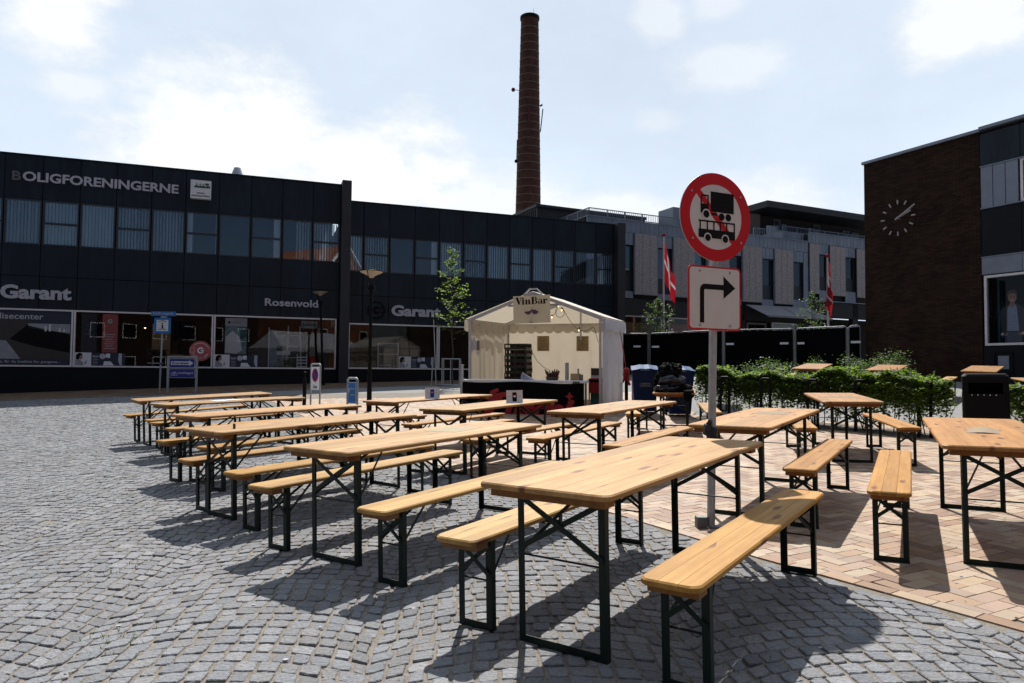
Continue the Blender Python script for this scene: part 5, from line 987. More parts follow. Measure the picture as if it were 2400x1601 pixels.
bus = glyph('bus_symbol', [[(-.175,-.172),(.19,-.172),(.19,-.105),(-.175,-.105)],[(-.175,-.046),(.19,-.046),(.19,-.034),(-.175,-.034)]]+[[(x,-.105),(x+.012,-.105),(x+.012,-.046),(x,-.046)] for x in (-.165,-.095,-.03,.035,.10,.178)])
for x in (-.085,.09): glyph('wheel', [circ(x,-.170,.038)], 'signwhite', yb-.0006); glyph('wheel', [circ(x,-.170,.028)], 'blk', yb-.0012)
for x, z in ((-.245,.185),(.245,.185),(-.235,-.185),(.25,-.185)): MB().cyl((x,-.007,z),(x,-.013,z),.009,n=10).build('bolt','steel',sgn,MD)
MR_ = Matrix.Translation((.02,-.045,1.80))@Matrix.Rotation(R(24.5),4,'Z')
def rrect(w_, h_, r): 
    o = []
    for cx, cz, a0 in ((w_-r,h_-r,0),(-w_+r,h_-r,90),(-w_+r,-h_+r,180),(w_-r,-h_+r,270)): o += [(cx+r*math.cos(R(a0+t)), cz+r*math.sin(R(a0+t))) for t in (0,30,60,90)]
    return o
hw2, hh2 = .262, .252
k = MB().prism(rrect(hw2,hh2,.035),-.004,.004); k.build('plate','red',sgn,MR_); MB().prism(rrect(hw2-.014,hh2-.014,.028),-.0055,-.0045).build('white_field','signwhite',sgn,MR_)
k = MB(); k.prism([(-.150,-.195),(-.108,-.195),(-.108,.06),(-.150,.06)],-.0066,-.006); 
arcp = [(-.10+.05*math.cos(R(a)),.06+.05*math.sin(R(a))) for a in range(90,181,15)]; arci = [(-.10+.008*math.cos(R(a)),.06+.008*math.sin(R(a))) for a in range(180,89,-15)]
for i in range(6): k.prism([arcp[i],arcp[i+1],arci[5-i],arci[6-i]],-.0066,-.006)
k.prism([(-.10,.068),(.09,.068),(.09,.110),(-.10,.110)],-.0066,-.006); k.prism([(.085,.0),(.205,.089),(.085,.178)],-.0068,-.0062); k.build('turn_arrow','blk',sgn,MR_)
for x, z in ((-.15,.21),(.15,.21),(-.15,-.215),(.15,-.215)): MB().cyl((x,-.006,z),(x,-.011,z),.010,n=10).build('bolt','steel',sgn,MR_)
for z in (2.60,2.28,1.98,1.62): MB().cyl((.03,0,z-.015),(.03,0,z+.015),.036,n=16).build('clamp','steel',sgn)
kt = thing('knotted_cloth','dark cloth knotted around the sign pole','cloth',um(1.585,5.50,0,.86))
MB().lathe([(.031,-.05),(.045,-.035),(.043,0),(.047,.03),(.032,.045)],14).build('wrap','fabric',kt); MB().bar((-.04,-.03,.06),(-.05,-.02,-.02),.05,.05).bar((-.03,-.035,-.0),(.045,-.06,-.09),.03,.045).bar((.03,-.05,-.07),(.07,-.05,-.16),.012,.03).bar((-.045,-.02,.05),(-.02,-.04,.09),.02,.03).build('knot','fabric',kt)
# ------------------------------------------------------------------ street lamps
def lamp(x, y, h, lab, rs_, lean=0, yaw=0):
    t = thing('street_lamp', lab, 'street lamp', um(x,y,R(yaw))@Matrix.Rotation(lean,4,'Y'), 'street lamps')
    MB().cyl((0,0,-.1),(0,0,.9),.065,.055,14).cyl((0,0,.9),(0,0,h-.42),.045,.04,14).build('pole','black',t); MB().cyl((0,0,h-.46),(0,0,h-.34),.10,.085,16).cyl((0,0,h-.42),(0,0,h-.40),.105,.105,16).build('lamp_head','black',t)
    MB().lathe([(.0,h-.16),(.04,h-.16),(.10,h-.10),(.20,h-.06),(rs_-.01,h-.015)],28).build('lamp_shade','opal',t)
    MB().lathe([(rs_-.012,h-.016),(rs_,h-.014),(rs_,h),(rs_*.4,h+.03),(0,h+.035)],28).build('top_disc','black',t)
    for a in (20,140,260): MB().bar((.075*math.cos(R(a)),.075*math.sin(R(a)),h-.36),((rs_-.02)*math.cos(R(a)),(rs_-.02)*math.sin(R(a)),h-.02),.014,.014).build('arm','black',t)
lamp(-3.41,16.68,3.37,'street lamp with wide shallow shade standing before the lower dark building',.29)
lamp(-7.12,26.3,3.56,'leaning dark street lamp rising behind the no stopping zone sign',.30,R(-3.2))
# ------------------------------------------------------------------ street signs at the left
inf = thing('information_sign','blue information sign and blue street name plate on a thin pole','sign',um(-11.91,23.52))
MB().cyl((0,0,0),(.05,0,2.68),.028,n=12).build('pole','steel',inf)
B(-.33,.50,-.05,-.035,2.60,2.76).build('street_name_plate','pblue',inf); text('Rådhusgade','lettering','letter',inf,-.27,2.625,w_=.70,h_=.115,y=-.054,bold=.01,ext=0); MB().box(-.02,.2,-.033,-.02,2.55,2.59).build('bracket','steel',inf)
MI = Matrix.Translation((.06,-.05,2.28)); MB().prism(rrect(.285,.265,.03),-.004,.004).build('plate','pblue',inf,MI); MB().prism(rrect(.20,.19,.01),-.006,-.0045).build('white_field','white2',inf,MI)
k = MB().prism([(-.05,-.10),(.055,-.10),(.055,-.082),(.028,-.078),(.028,.028),(-.045,.028),(-.045,.012),(-.022,.008),(-.022,-.078),(-.05,-.082)],-.0075,-.0065).prism(circ(0,.075,.028,14),-.0075,-.0065).prism([(-.14,.115),(0,.160),(.14,.115),(.14,.135),(0,.182),(-.14,.135)],-.0075,-.0065); k.build('information_symbol','blk',inf,MI)
MB().prism([(-.14,-.135),(.08,-.135),(.08,-.15),(.13,-.125),(.08,-.105),(.08,-.12),(-.14,-.12)],-.0075,-.0065).build('direction_arrow','blk',inf,MI)
B(-.01,.05,-.04,.04,.95,1.02).build('pole_sleeve','teal',inf); 
ens = thing('one_way_sign','one way arrow sign over a bicycle exemption sign in a grey frame','sign',um(-11.10,23.39))
for x in (-.47,.49): B(x-.03,x+.03,-.03,.03,0,1.19).build('post','steel',ens)
B(-.50,.52,-.03,.03,1.191,1.24).build('top_rail','steel',ens)
for zc, nm in ((1.00,'a'),(.66,'b')):
    Mq = Matrix.Translation((.01,-.035,zc)); MB().prism(rrect(.43,.155,.035),-.004,.004).build('plate','white2',ens,Mq); MB().prism(rrect(.42,.145,.03),-.006,-.0045).build('blue_field','dblue',ens,Mq)
    if nm == 'a': MB().prism([(-.37,-.06),(.24,-.06),(.24,-.10),(.38,0),(.24,.10),(.24,.06),(-.37,.06)],-.0078,-.0065).build('arrow','white2',ens,Mq); text('Ensrettet','lettering','blk',ens,-.33,-.035,w_=.56,h_=.075,y=-.009,bold=.03,ext=0,mtx=Mq)
    else:
        text('undtaget','lettering','white2',ens,-.12,-.045,w_=.50,h_=.10,y=-.0075,bold=.0,ext=0,mtx=Mq); k = ring(.045,.056,0,18)
        kk = MB()
        for cx in (-.31,-.20): kk.add([(v[0]+cx, -.0075, v[2]-.03) for v in k.v], k.f)
        for a, b in (((-.31,-.03),(-.28,.04)),((-.28,.04),(-.215,.035)),((-.28,.04),(-.25,-.03)),((-.25,-.03),(-.215,.035)),((-.20,-.03),(-.22,.06)),((-.31,-.03),(-.25,-.03))): kk.bar((a[0],-.008,a[1]),(b[0],-.008,b[1]),.001,.009)
        kk.build('bicycle_symbol','white2',ens,Mq)
def framesign(name, lab, x, y, yaw, h, w_, build):
    t = thing(name, lab, 'sign', um(x,y,R(yaw))); r = .06; k = MB(); rt = .022
    pts = [(-w_,0,0),(-w_,0,h-r)]+[(-w_+r-r*math.cos(R(a)),0,h-r+r*math.sin(R(a))) for a in (30,60,90)]+[(w_-r+r*math.sin(R(a)),0,h-r+r*math.cos(R(a))) for a in (0,30,60)]+[(w_,0,h-r),(w_,0,0)]
    k.tube(pts, rt, 10).build('frame','steel',t); build(t, h, w_); return t
def zsign(t, h, w_):
    MB().prism(rrect(w_-.03,.29,.02),-.004,.004).build('plate','white',t,Matrix.Translation((0,-.01,h-.36))); Mq = Matrix.Translation((0,-.0155,h-.28)); ring(.0001,.14,0,32).build('blue_field','dblue',t,Mq); ring(.135,.17,-.001,32).build('red_ring','red',t,Mq); MB().box(-.15,.15,-.002,-.0018,-.018,.018).build('red_slash','red',t,Mq@Matrix.Rotation(R(45),4,'Y')); text('Zone','lettering','blk',t,0,h-.61,w_=.22,h_=.09,y=-.0165,bold=.02,ext=0,align='C')
framesign('zone_sign','white no stopping Zone sign in a rounded steel frame','',0,0,0,0,lambda *a: None) if False else None
framesign('zone_sign','white no stopping Zone sign in a rounded steel frame',-4.93,17.47,-48,1.12,.25,zsign)
def psign(t, h, w_):
    MB().prism(rrect(w_-.028,.21,.02),-.004,.004).build('plate','pblue',t,Matrix.Translation((0,-.01,h-.28))); k = rect_ring(MB(),-w_+.035,w_-.035,-.20,.20,.008,-.0155,-.0145); k.build('edge_line','white2',t,Matrix.Translation((0,0,h-.28)))
    text('P','lettering','white2',t,-w_+.05,h-.30,w_=.05,h_=.10,y=-.016,bold=.02,ext=0); text('30 min','lettering','white2',t,-.05,h-.22,w_=.14,h_=.04,y=-.016,ext=0); text('mod skive','lettering','white2',t,-.04,h-.33,w_=.15,h_=.03,y=-.016,ext=0)
framesign('parking_sign','blue parking information plate in a low rounded steel frame',-3.07,13.42,-42,.98,.16,psign)
bo = thing('bollard','slim black bollard just left of the Zone sign','bollard',um(-5.41,18.17)); MB().cyl((0,0,0),(0,0,.72),.048,n=14).build('post','black',bo); MB().cyl((0,0,.721),(0,0,.86),.025,n=10).lathe([(0,.86),(.045,.865),(.045,.885),(0,.90)],12).build('top','black',bo)
ps_ = thing('steel_post','short galvanised post left of the market tent','post',um(-1.52,21.2)); MB().cyl((0,0,0),(0,0,.88),.05,n=12).build('post','steel',ps_); MB().cyl((0,0,.881),(0,0,.92),.065,n=12).cyl((0,0,.45),(0,0,.50),.07,n=12).build('collar','steel',ps_)
# red tied tape and thin posts beside the tent
bp = thing('barrier_post','black post with knotted red tape beside the right tent wall','post',T_(3.66,.45,.40)); B(-.035,.035,-.03,.03,-.05,.80).build('post','black',bp)
MB().lathe([(.03,.70),(.07,.74),(.06,.80),(.085,.84),(.07,.90),(.075,.95),(.03,1.0)],9).bar((.02,-.05,.76),(.09,-.07,.60),.03,.05).bar((-.03,-.05,.78),(-.07,-.06,.66),.02,.04).build('knot','redprint',bp); MB().bar((-.01,0,.98),(-.13,.0,1.80),.012,.055).build('tape','redprint',bp)
wp = thing('white_post','white plastic post right of the black taped post','post',T_(3.80,.5,.40)); B(-.025,.025,-.02,.02,-.05,.98).build('post','white',wp); MB().box(-.22,.20,-.025,-.021,.70,.76).build('tape','white',wp)
wp2 = thing('white_post','slim white post between tent wall and black taped post','post',T_(3.54,.45,.40)); B(-.015,.015,-.02,.02,-.05,.62).build('post','white',wp2); B(-.02,.02,-.025,.025,.621,.65).build('cap','white2',wp2)
# ------------------------------------------------------------------ wheelie bins and textiles
def wbin(x, y, yaw, lab):
    t = thing('wheelie_bin', lab, 'bin', gm(x,y,R(yaw)), 'blue wheelie bins'); k = MB(); z0, z1 = .06, .93
    def rp(w_, d_, r): return [(px_, py_) for px_, py_ in rrect(w_, d_, r)]
    a = rp(.22,.24,.04); b = rp(.275,.33,.05); n = len(a)
    k.add([(p[0],p[1]+.05,z0) for p in a]+[(p[0],p[1],z1) for p in b], [(i,(i+1)%n,n+(i+1)%n,n+i) for i in range(n)]+[tuple(range(n-1,-1,-1))]); k.build('body','bin',t)
    k = MB(); c = rp(.295,.35,.05); k.add([(p[0],p[1],z1+.001) for p in c]+[(p[0],p[1],z1+.04) for p in c], [(i,(i+1)%n,n+(i+1)%n,n+i) for i in range(n)]+[tuple(range(n-1,-1,-1)),tuple(range(n,2*n))]); k.build('rim','bin',t)
    k = MB()
    g = [[(-.29+.58*i/6, -.36+.70*j/4, z1+.045+.05*(j/4)+.025*math.sin(math.pi*i/6)+(.012 if i in (2,4) else 0)) for i in range(7)] for j in range(5)]
    for r_w in g: k.v += r_w
    for j in range(4):
        for i in range(6): q = j*7+i; k.f.append((q,q+1,q+8,q+7)); k.m.append(0); k.sm.append(False)
    k.add([(-.29,-.36,z1+.042),(.29,-.36,z1+.042),(.29,.34,z1+.085),(-.29,.34,z1+.085)],[(3,2,1,0)]); k.box(-.10,.10,-.385,-.355,z1+.03,z1+.065); k.build('lid','binlid',t)
    MB().box(-.13,.13,-.335,-.325,.60,.70).build('lid_label','navy',t,Matrix.Translation((0,.01,0))) ; text('GENBRUG','lettering','grey',t,0,.665,w_=.2,h_=.025,y=-.327,ext=0,align='C'); text('76 38 71 60','lettering','grey',t,0,.615,w_=.2,h_=.03,y=-.327,ext=0,align='C')
    for x_ in (-.24,.24): MB().cyl((x_-.025,.26,.10),(x_+.025,.26,.10),.10,n=16).build('wheel','black',t)
    MB().cyl((-.22,.38,.97),(.22,.38,.97),.014,n=8).build('handle','bin',t)
wbin(2.96,15.4,-8,'left blue wheelie bin beside the right tent wall'); wbin(3.58,14.85,-4,'right blue wheelie bin behind the heap of dark textiles')
hp = thing('textile_heap','heap of dark bags and clothes piled on the table end by the bins','clothes',on('T12',-.80,.03,-76.3,.772)); rr_ = random.Random(3)
def lump(cx, cy, cz, sx_, sy, sz, mtn, nm, seed, drape=.12):
    cx *= .72; sx_ *= .74; cz *= .92; sz *= .92
    k = MB(); q = random.Random(seed); ph_ = [q.uniform(0,6) for _ in range(6)]
    vs = []; fs = []; nu, nv = 44, 24
    for j in range(nv+1):
        for i in range(nu):
            a = 2*math.pi*i/nu; b = math.pi*j/nv; d = 1+drape*(math.sin(3*a+ph_[0]+2*b)+.7*math.sin(5*a+ph_[1]-3*b)+.7*math.sin(9*a+4*b+ph_[2])+.6*math.sin(7*b+2*a+ph_[3])+.5*abs(math.sin(11*a-6*b+ph_[4]))+.4*math.sin(13*b+5*a+ph_[5])); z = math.cos(b)*sz*d
            vs.append((cx+sx_*math.sin(b)*math.cos(a)*d, cy+sy*math.sin(b)*math.sin(a)*d, max(.0, cz+z)))
    for j in range(nv):
        for i in range(nu): fs.append((j*nu+i, (j+1)*nu+i, (j+1)*nu+(i+1)%nu, j*nu+(i+1)%nu))
    k.add(vs, fs, None, True); k.build(nm, mtn, hp)
lump(-.05,.12,.30,.25,.2,.19,'cloth','bag',1); lump(-.02,.0,.20,.30,.16,.11,'fabric','jacket',2,.08); lump(-.12,-.06,.06,.26,.14,.07,'fabric','trousers',4,.16); lump(.14,-.05,.07,.26,.13,.075,'cloth','jacket',5,.16); lump(.24,.0,.04,.18,.1,.05,'fabric','glove',6,.2); lump(-.26,.1,.12,.12,.14,.15,'cloth','sleeve',7,.15); lump(.08,.10,.40,.16,.14,.09,'cloth','bag',8,.18)
k = MB(); [k.add([(.10+.035*i,-.375+.0,-.15+.03*abs(i-2)),(.135+.035*i,-.375,-.15+.03*abs(i-1)),(.135+.035*i,-.36,.03),(.10+.035*i,-.36,.03),(.12+.035*i,-.2,.05)],[(0,1,2,3),(3,2,4)]) for i in range(5)]; k.build('hanging_sleeve','cloth',hp)
# ------------------------------------------------------------------ litter bin
lb = thing('litter_bin','black metal litter bin at the end of the hedge','litter bin',gm(6.72,9.85,R(-32)))
k = MB(); pr_ = rrect(.275,.21,.05); n = len(pr_); k.add([(p[0],p[1],.03) for p in pr_]+[(p[0],p[1],.78) for p in pr_],[(i,(i+1)%n,n+(i+1)%n,n+i) for i in range(n)]+[tuple(range(n-1,-1,-1)),tuple(range(n,2*n))]); k.build('body','black',lb)
k = MB(); k.add([(p[0],p[1],.93) for p in pr_]+[(p[0],p[1],1.02) for p in pr_]+[(p[0]*.9,p[1]*.9,1.05) for p in pr_],[(i,(i+1)%n,n+(i+1)%n,n+i) for i in range(n)]+[(n+i,n+(i+1)%n,2*n+(i+1)%n,2*n+i) for i in range(n)]+[tuple(range(2*n,3*n)),tuple(range(n-1,-1,-1))]); k.build('hood','black',lb)
MB().box(-.27,-.20,-.20,.20,.781,.929).box(.20,.27,-.20,.20,.781,.929).box(-.2,.2,.15,.2,.781,.929).build('opening_frame','black',lb)
for i in range(5): MB().cyl((-.16+.07*i,-.212,.76),(-.16+.07*i,-.218,.76),.008,n=8).build('stud','white2',lb)
# ------------------------------------------------------------------ hedge, posts, plants
def leafcloud(k, pts, size, up=.35, q=random):
    for p in pts:
        a = q.uniform(0,6.283); b = q.gauss(0,.7); c = q.gauss(up,.6); s = size*q.uniform(.6,1.25)
        d1 = Vector((math.cos(a),math.sin(a),math.sin(b)*.6)).normalized()*s; d2 = Vector((-math.sin(a),math.cos(a),c)).normalized()*s*.62; p = Vector(p)
        k.v += [tuple(p-d1*.5), tuple(p-d2*.5+d1*.05), tuple(p+d1*.55), tuple(p+d2*.5+d1*.05)]; i = len(k.v)-4; k.f.append((i,i+1,i+2,i+3)); k.m.append(0); k.sm.append(False)
def hedge(name, lab, path, wid, h, nleaf, seed, gapx=None):
    q = random.Random(seed); x0, y0 = path[0]; t = thing(name, lab, 'hedge', um(x0,y0)); base = t.matrix_world.translation
    segl = [math.dist(a,b) for a,b in zip(path[:-1],path[1:])]; tot = sum(segl)
    def P(s_):
        for (a,b),l_ in zip(zip(path[:-1],path[1:]),segl):
            if s_ <= l_: u = s_/l_; return Vector((a[0]+(b[0]-a[0])*u, a[1]+(b[1]-a[1])*u, 0)), Vector((b[0]-a[0],b[1]-a[1],0)).normalized()
            s_ -= l_
        return Vector((*path[-1],0)), Vector((1,0,0))
    pts = []
    for i in range(nleaf):
        s_ = q.uniform(0,tot); p, d = P(s_); n_ = Vector((-d.y,d.x,0)); hh = h*(.93+.07*s_/tot+.05*math.sin(s_*2.3+seed)+.06*math.sin(s_*5.1)+.03*math.sin(s_*13)); z = hh*(1-abs(q.gauss(0,.33))**1.15)
        if z < .1: 
            if q.random() < .7: continue
            z = q.uniform(.03,.3)
        cl_ = math.sin(s_*7+seed)+math.sin(s_*17+z*9)+math.sin(z*14+s_*3)
        if cl_ < -1.3 and z < hh*.7 and q.random() < .7: continue
        if z < hh*.45 and q.random() < .22: continue
        o = q.uniform(-1,1); o = math.copysign(abs(o)**.6, o)*wid/2*(1 if z < hh*.85 else .8)
        p = p+n_*o; pts.append((p.x-base.x, p.y-base.y, float(gz(p.x,p.y))-base.z+z+q.gauss(0,.02)))
    for i in range(int(tot*4)):            # shoots sticking out of the top
        s_ = q.uniform(0,tot); p, d = P(s_); p = p+Vector((q.uniform(-.2,.2),q.uniform(-.2,.2),0)); L_ = q.uniform(.05,.2); ax = q.uniform(-.5,.5)
        for j in range(7): pts.append((p.x-base.x+ax*L_*j/7, p.y-base.y, float(gz(p.x,p.y))-base.z+h*.93+L_*j/7))
    k = MB(); leafcloud(k, pts, .066, .5, q); o = k.build('foliage', 'leaf', t); o['kind'] = 'stuff'
    k = MB()
    for i in range(int(tot*7)):
        s_ = tot*(i+q.random())/int(tot*7); p, d = P(s_); n_ = Vector((-d.y,d.x,0)); p = p+n_*q.uniform(-.15,.15); z0 = float(gz(p.x,p.y))-base.z; a = Vector((p.x-base.x,p.y-base.y,z0-.03)); m1 = a+Vector((q.gauss(0,.05),q.gauss(0,.05),h*.45)); k.cyl(a,m1,.011,.008,5,False); k.cyl(m1,m1+Vector((q.gauss(0,.09),q.gauss(0,.09),h*.45)),.008,.003,5,False); k.cyl(m1-Vector((0,0,h*.2)),m1+Vector((q.gauss(0,.15),q.gauss(0,.15),h*.25)),.006,.003,4,False)
    o = k.build('stems', 'bark', t); o['kind'] = 'stuff'; return t
HP = [(4.0,14.75),(5.1,13.95),(6.05,12.95),(6.55,12.0),(6.85,11.1)]
hedge('beech_hedge','long clipped green hedge behind the end-on table, from bins to litter bin',HP,.70,1.02,46000,1)
hedge('beech_hedge','short piece of green hedge at the right edge behind the litter bin',[(7.35,10.4),(8.0,9.6),(8.6,8.8)],.55,.88,10000,5)
bed = MB()
for (xa,ya_),(xb,yb_) in zip(HP[:-1],HP[1:]):
    d = Vector((xb-xa,yb_-ya_,0)).normalized(); nn_ = Vector((-d.y,d.x,0))*.45
    bed.add([(xa+nn_.x,ya_+nn_.y,float(gz(xa+nn_.x,ya_+nn_.y))+.006),(xa-nn_.x,ya_-nn_.y,float(gz(xa-nn_.x,ya_-nn_.y))+.006),(xb-nn_.x,yb_-nn_.y,float(gz(xb-nn_.x,yb_-nn_.y))+.006),(xb+nn_.x,yb_+nn_.y,float(gz(xb+nn_.x,yb_+nn_.y))+.006)],[(0,1,2,3)])
struct(bed.build('planting_bed','bark'))
hoops = [(3.92,14.2,'first black hoop from the left, at the bins'),(4.22,13.75,'black hoop at the left end of the hedge, just right of the sign pole'),(4.86,13.3,'black hoop in the hedge behind the sign pole table'),(5.52,12.75,'black hoop in the hedge above the end-on table left edge'),(6.10,12.15,'black hoop in the hedge right of the end-on table'),(6.62,11.15,'black hoop at the right part of the hedge near the litter bin')]
for i, (x, y, lab) in enumerate(hoops[1:]):
    t = thing('hedge_hoop', lab, 'hoop', um(x,y,R(-35)), 'black hoops along the hedge'); h_ = .90; w2 = .085
    k = MB().box(-w2-.022,-w2+.022,-.022,.022,0,h_-.03).box(w2-.022,w2+.022,-.022,.022,0,h_-.03); k.build('legs','black',t); MB().tube([(-w2,0,h_-.03),(-w2+.02,0,h_-.004),(w2-.02,0,h_-.004),(w2,0,h_-.03)],.023,8).build('top_bar','black',t)
def bush(lab, x, y, r, h, n, seed, m_='leafd', lf=.07):
    q = random.Random(seed); t = thing('bush', lab, 'bush', um(x,y)); pts = []
    cl_ = [(q.gauss(0,r*.5),q.gauss(0,r*.5),h*q.uniform(.35,.9)) for _ in range(9)]
    for i in range(n): c = q.choice(cl_); pts.append((c[0]+q.gauss(0,r*.2),c[1]+q.gauss(0,r*.2),max(.05,c[2]+q.gauss(0,h*.12))))
    k = MB(); leafcloud(k, pts, lf, .3, q); o = k.build('foliage', m_, t); o['kind'] = 'stuff'
    k = MB(); [k.cyl((0,0,0),c,.015,.005,5,False) for c in cl_]; k.build('stems','bark',t)
bush('dark green bush in front of the fence behind the left half of the hedge',7.3,19.9,.7,.85,1300,3); bush('dark green bush by the fence right of the farthest hedge table',10.2,20.6,.75,.9,1500,4); bush('green bush before the brick building left of the twig table',11.6,21.2,.75,.95,1500,8); bush('low reddish bush before the fence posts behind the hedge',8.9,20.6,.6,.9,500,9)
def tree(lab, x, y, h, clear, r, n, seed, m_='leaf', lf=.09, lean=0, conic=False):
    q = random.Random(seed); t = thing('young_tree', lab, 'tree', um(x,y)); k = MB(); top = Vector((lean,0,h)); br = []
    seg = 8; prev = Vector((0,0,-.05)); rad = .035
    for i in range(1,seg+1): p = Vector((lean*i/seg+q.gauss(0,.02),q.gauss(0,.02),h*i/seg)); k.cyl(prev,p,rad,rad*.8,8,False); rad *= .8; prev = p
    k.build('trunk','bark',t); k = MB(); pts = []
    nb = 26
    for i in range(nb):
        z = clear+(h-clear)*(i+.5)/nb; u = (z-clear)/(h-clear); rr = r*((1-u)*.9+.15 if conic else math.sin(math.pi*(.15+.8*u)))*q.uniform(.55,1.25); a = i*2.4+q.uniform(-.4,.4); st_ = Vector((lean*z/h,0,z)); en = st_+Vector((rr*math.cos(a),rr*math.sin(a),rr*.35)); k.cyl(st_,en,.010,.004,5,False); br.append((st_,en))
        for j in range(int(n/nb)): w_ = q.random()**.6; p = st_.lerp(en,w_); pts.append((p.x+q.gauss(0,.07),p.y+q.gauss(0,.07),p.z+q.gauss(0,.06)))
    k.build('limbs','bark',t); k = MB(); leafcloud(k,pts,lf,.3,q); o = k.build('crown',m_,t); o['kind'] = 'stuff'; return t
tree('slender young tree in a metal guard in front of the lower dark building',-2.16,25.54,5.0,1.8,.9,950,11,'leaf',.10,-.10,True)
tree('small tree with pale leaves behind the fence at the left flagpole',6.65,31.5,3.3,.9,.95,1500,12,'leafd',.10)
tree('thin small tree behind the fence before the awning end',14.3,33,3.6,.9,.75,900,13,'leafd',.10)
tg = thing('tree_guard','galvanised tubular guard around the young tree','tree guard',um(-2.2,25.5)); hG = .95
for x, y in ((-.33,-.3),(.30,-.3),(.30,.3),(-.33,.3)): MB().cyl((x,y,0),(x,y,hG),.02,n=8).build('post','steel',tg)
for a, b in (((-.33,-.3),(.30,-.3)),((.30,-.3),(.30,.3)),((.30,.3),(-.33,.3)),((-.33,.3),(-.33,-.3))): MB().cyl((*a,hG),(*b,hG),.02,n=8).build('rail','steel',tg)
MB().cyl((-.02,-.3,0),(-.02,-.3,hG-.02),.015,n=8).cyl((-.7,-.35,0),(-.66,-.35,1.0),.02,n=8).build('bar','steel',tg)
MB().lathe([(0,.012),(.55,.012),(.55,-.01)],24).build('tree_grate','steel',tg)
tag(MB().cyl((0,0,0),(-.12,0,2.4),.018,.014,8).build('tree_stake','alu',None,um(-2.75,25.3)),'thin pale stake leaning left of the young tree','stake')
# ------------------------------------------------------------------ construction fence
FP = [(4.86,30.6,2.99),(5.95,30.0,2.97),(8.72,28.5,3.06),(11.04,27.0,3.05),(12.1,24.95,3.03),(12.5,24.72,3.05)]
fl = ['leftmost screened fence panel beside the tent','screened fence panel between left flagpole and sign pole','screened fence panel just right of the sign pole','screened fence panel before the second flagpole','screened fence panel meeting the brick building']
for i in range(5):
    a, b = FP[i], FP[i+1]; d = Vector((b[0]-a[0],b[1]-a[1],0)); ln = d.length-.07; yw = math.atan2(d.y,d.x)
    if i == 0: a = (a[0]-1.2*d.x/d.length*1.0, a[1]-1.2*d.y/d.length, a[2]); ln += 1.2
    t = thing('fence_panel', fl[i], 'fence', Matrix.Translation((a[0],a[1],0))@Matrix.Rotation(yw,4,'Z'), 'screened construction fence panels'); za, zb2 = a[2], b[2]; z0a = za-1.98; z0b = zb2-1.98; rt = .021; r = .09
    k = MB().tube([(.03,0,z0a),(.03,0,za-r),(.03+r*.3,0,za-r*.3),(.03+r,0,za),(ln-r,0,zb2),(ln-r*.3,0,zb2-r*.3),(ln,0,zb2-r),(ln,0,z0b)],rt,8); k.build('frame','fence_tube',t)
    k = MB(); n = 40
    for q_ in range(n+1):
        u = q_/n; x = .05+(ln-.07)*u; zt2 = za+(zb2-za)*u; sag = .02*abs(math.sin(u*math.pi*6)); wv = .02*math.sin(u*23)
        k.v += [(x,.0+wv,zt2-1.9),(x,-.01-wv,zt2-1.0),(x,-.012,zt2-.035-sag)]
    for q_ in range(n): k.f += [(3*q_,3*q_+3,3*q_+4,3*q_+1),(3*q_+1,3*q_+4,3*q_+5,3*q_+2)]; k.m += [0,0]; k.sm += [True,True]
    k.build('screen','fencemesh',t)
    for u in ([.86] if i in (0,) else ([.03] if i == 1 else ([.0,.94] if i == 2 else [.05]))):
        x = max(.05,(ln-.4)*u); MB().box(x+.04,x+.36,-.045,-.04,za-.62,za-.54).build('tag_plate','white2',t)
    for u in np.linspace(.05,.95,9): x = ln*u; MB().box(x-.012,x+.012,-.04,-.015,za+(zb2-za)*u-.055,za+(zb2-za)*u-.03).build('tie','white2',t) if i > 1 else None
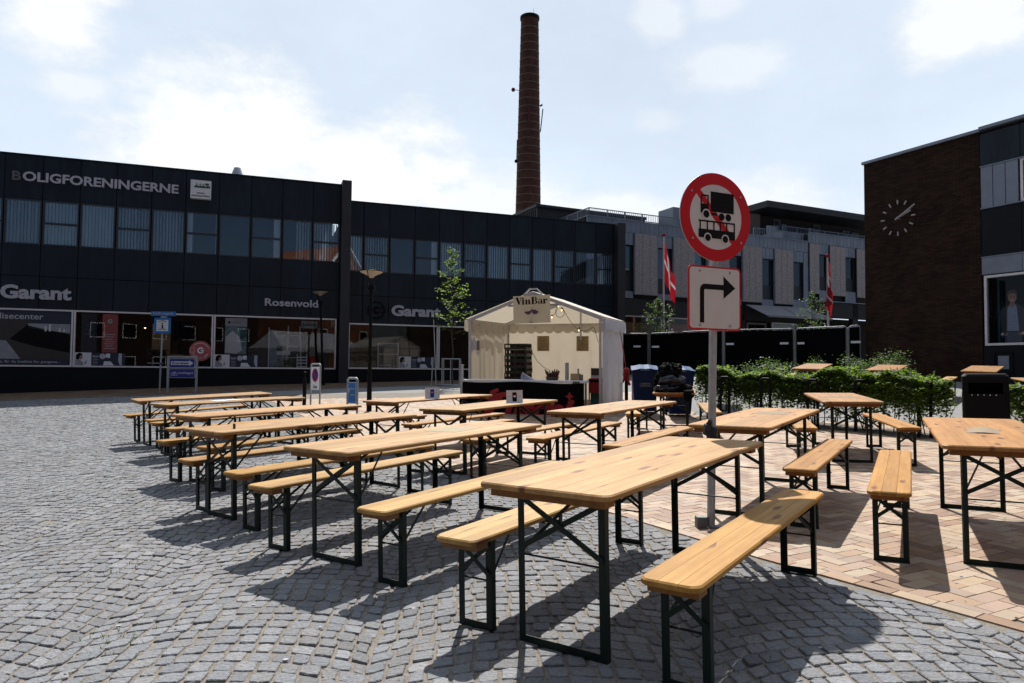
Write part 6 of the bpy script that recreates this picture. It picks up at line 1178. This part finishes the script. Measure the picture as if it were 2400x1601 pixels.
# ------------------------------------------------------------------ flagpoles
def flag(x, y, zt, lab, fw, fh, drop, seed, sc=1.0, thin=False):
    t = thing('flagpole', lab, 'flag', um(x,y)); zb = 0; h_ = zt-float(gz(x,y)); MB().cyl((0,0,0),(0,0,h_-.15),.055,.035,12).build('pole','polew',t); MB().lathe([(0,-.15),(.07,-.12),(.09,-.06),(.07,0),(0,.03)],12,Matrix.Translation((0,0,h_-.02))).build('ball','flagr',t)
    k = MB(); nu, nv = 36, 28
    # hanging cloth: u away from the hoist, v down the hoist
    q = random.Random(seed)
    def pos(u, v_):
        fold = math.sin(u*9+seed)*(.10 if not thin else .04); out_ = (fw*.42*u*(1-.25*v_) if not thin else fw*.09*math.sin(u*8))
        xx = out_*(.55+.45*v_)+.06*math.sin(u*14+v_*3)*(u); yy = fold*(.3+v_)+.12*math.sin(u*5+v_*2)*u
        zz = -v_*fh-u*drop*(1-.25*v_); return (xx+.05, yy, h_-.35+zz)
    for j in range(nv+1):
        for i in range(nu+1): k.v.append(pos(i/nu, j/nv))
    for j in range(nv):
        for i in range(nu):
            u, v_ = (i+.5)/nu, (j+.5)/nv; a = j*(nu+1)+i; k.f.append((a,a+nu+1,a+nu+2,a+1)); k.m.append(1 if (.33 < u < .45 or .44 < v_ < .55) else 0); k.sm.append(True)
    k.build('flag_cloth',['flagr','flagw'],t)
flag(7.0,32,7.75,'left flagpole with a hanging Danish flag, red with white cross',1.6,1.9,1.7,2)
flag(14.6,32,6.85,'right flagpole with a narrow hanging Danish flag before the brick building',1.7,1.5,1.5,5,thin=True)
k = MB(); q = random.Random(21)
for i in range(70):
    y = q.uniform(2.6,9); x = q.uniform(-.7*y,.7*y); s = q.uniform(.007,.015); z = float(gz(x,y))+.0035; k.add([(x+s*math.cos(a*.785)*q.uniform(.8,1.1),y+s*math.sin(a*.785)*q.uniform(.8,1.1),z) for a in range(8)],[tuple(range(8))])
o = k.build('gum_spots','grey'); o['kind'] = 'stuff'; o['label'] = 'flattened grey gum spots on the paving'; o['category'] = 'spots'
# small litter: leaves and crumbs on the paving
k = MB(); q = random.Random(9)
for i in range(260):
    y = q.uniform(2.4,9); x = q.uniform(-.7*y,.8*y); s = q.uniform(.004,.011); a = q.uniform(0,6.28); z = float(gz(x,y))+.004; k.add([(x+s*math.cos(a+b),y+s*math.sin(a+b)*.6,z+(.004 if b > 2 else 0)) for b in (0,1.6,3.1,4.7)],[(0,1,2,3)])
o = k.build('dry_leaf_crumbs','bark'); o['kind'] = 'stuff'; o['label'] = 'small dry leaf crumbs scattered over the paving'; o['category'] = 'leaves'
k = MB(); 
for i in range(160):
    t_ = q.random(); cx, cy = q.choice([(-3.38,16.45),(-1.4,7.3),(-2.6,4.6),(-1.9,3.4),(1.1,3.2),(-.3,5.6)]); x = cx+q.gauss(0,.12); y = cy+q.gauss(0,.12); a = q.uniform(0,6.28); h_ = q.uniform(.01,.035); z = float(gz(x,y))-.005; k.add([(x,y,z),(x+.005,y+.003,z),(x+.012*math.cos(a),y+.012*math.sin(a),z+h_)],[(0,1,2)])
o = k.build('joint_grass','leafd'); o['kind'] = 'stuff'; o['label'] = 'tiny grass tufts growing in the cobble joints'; o['category'] = 'grass'
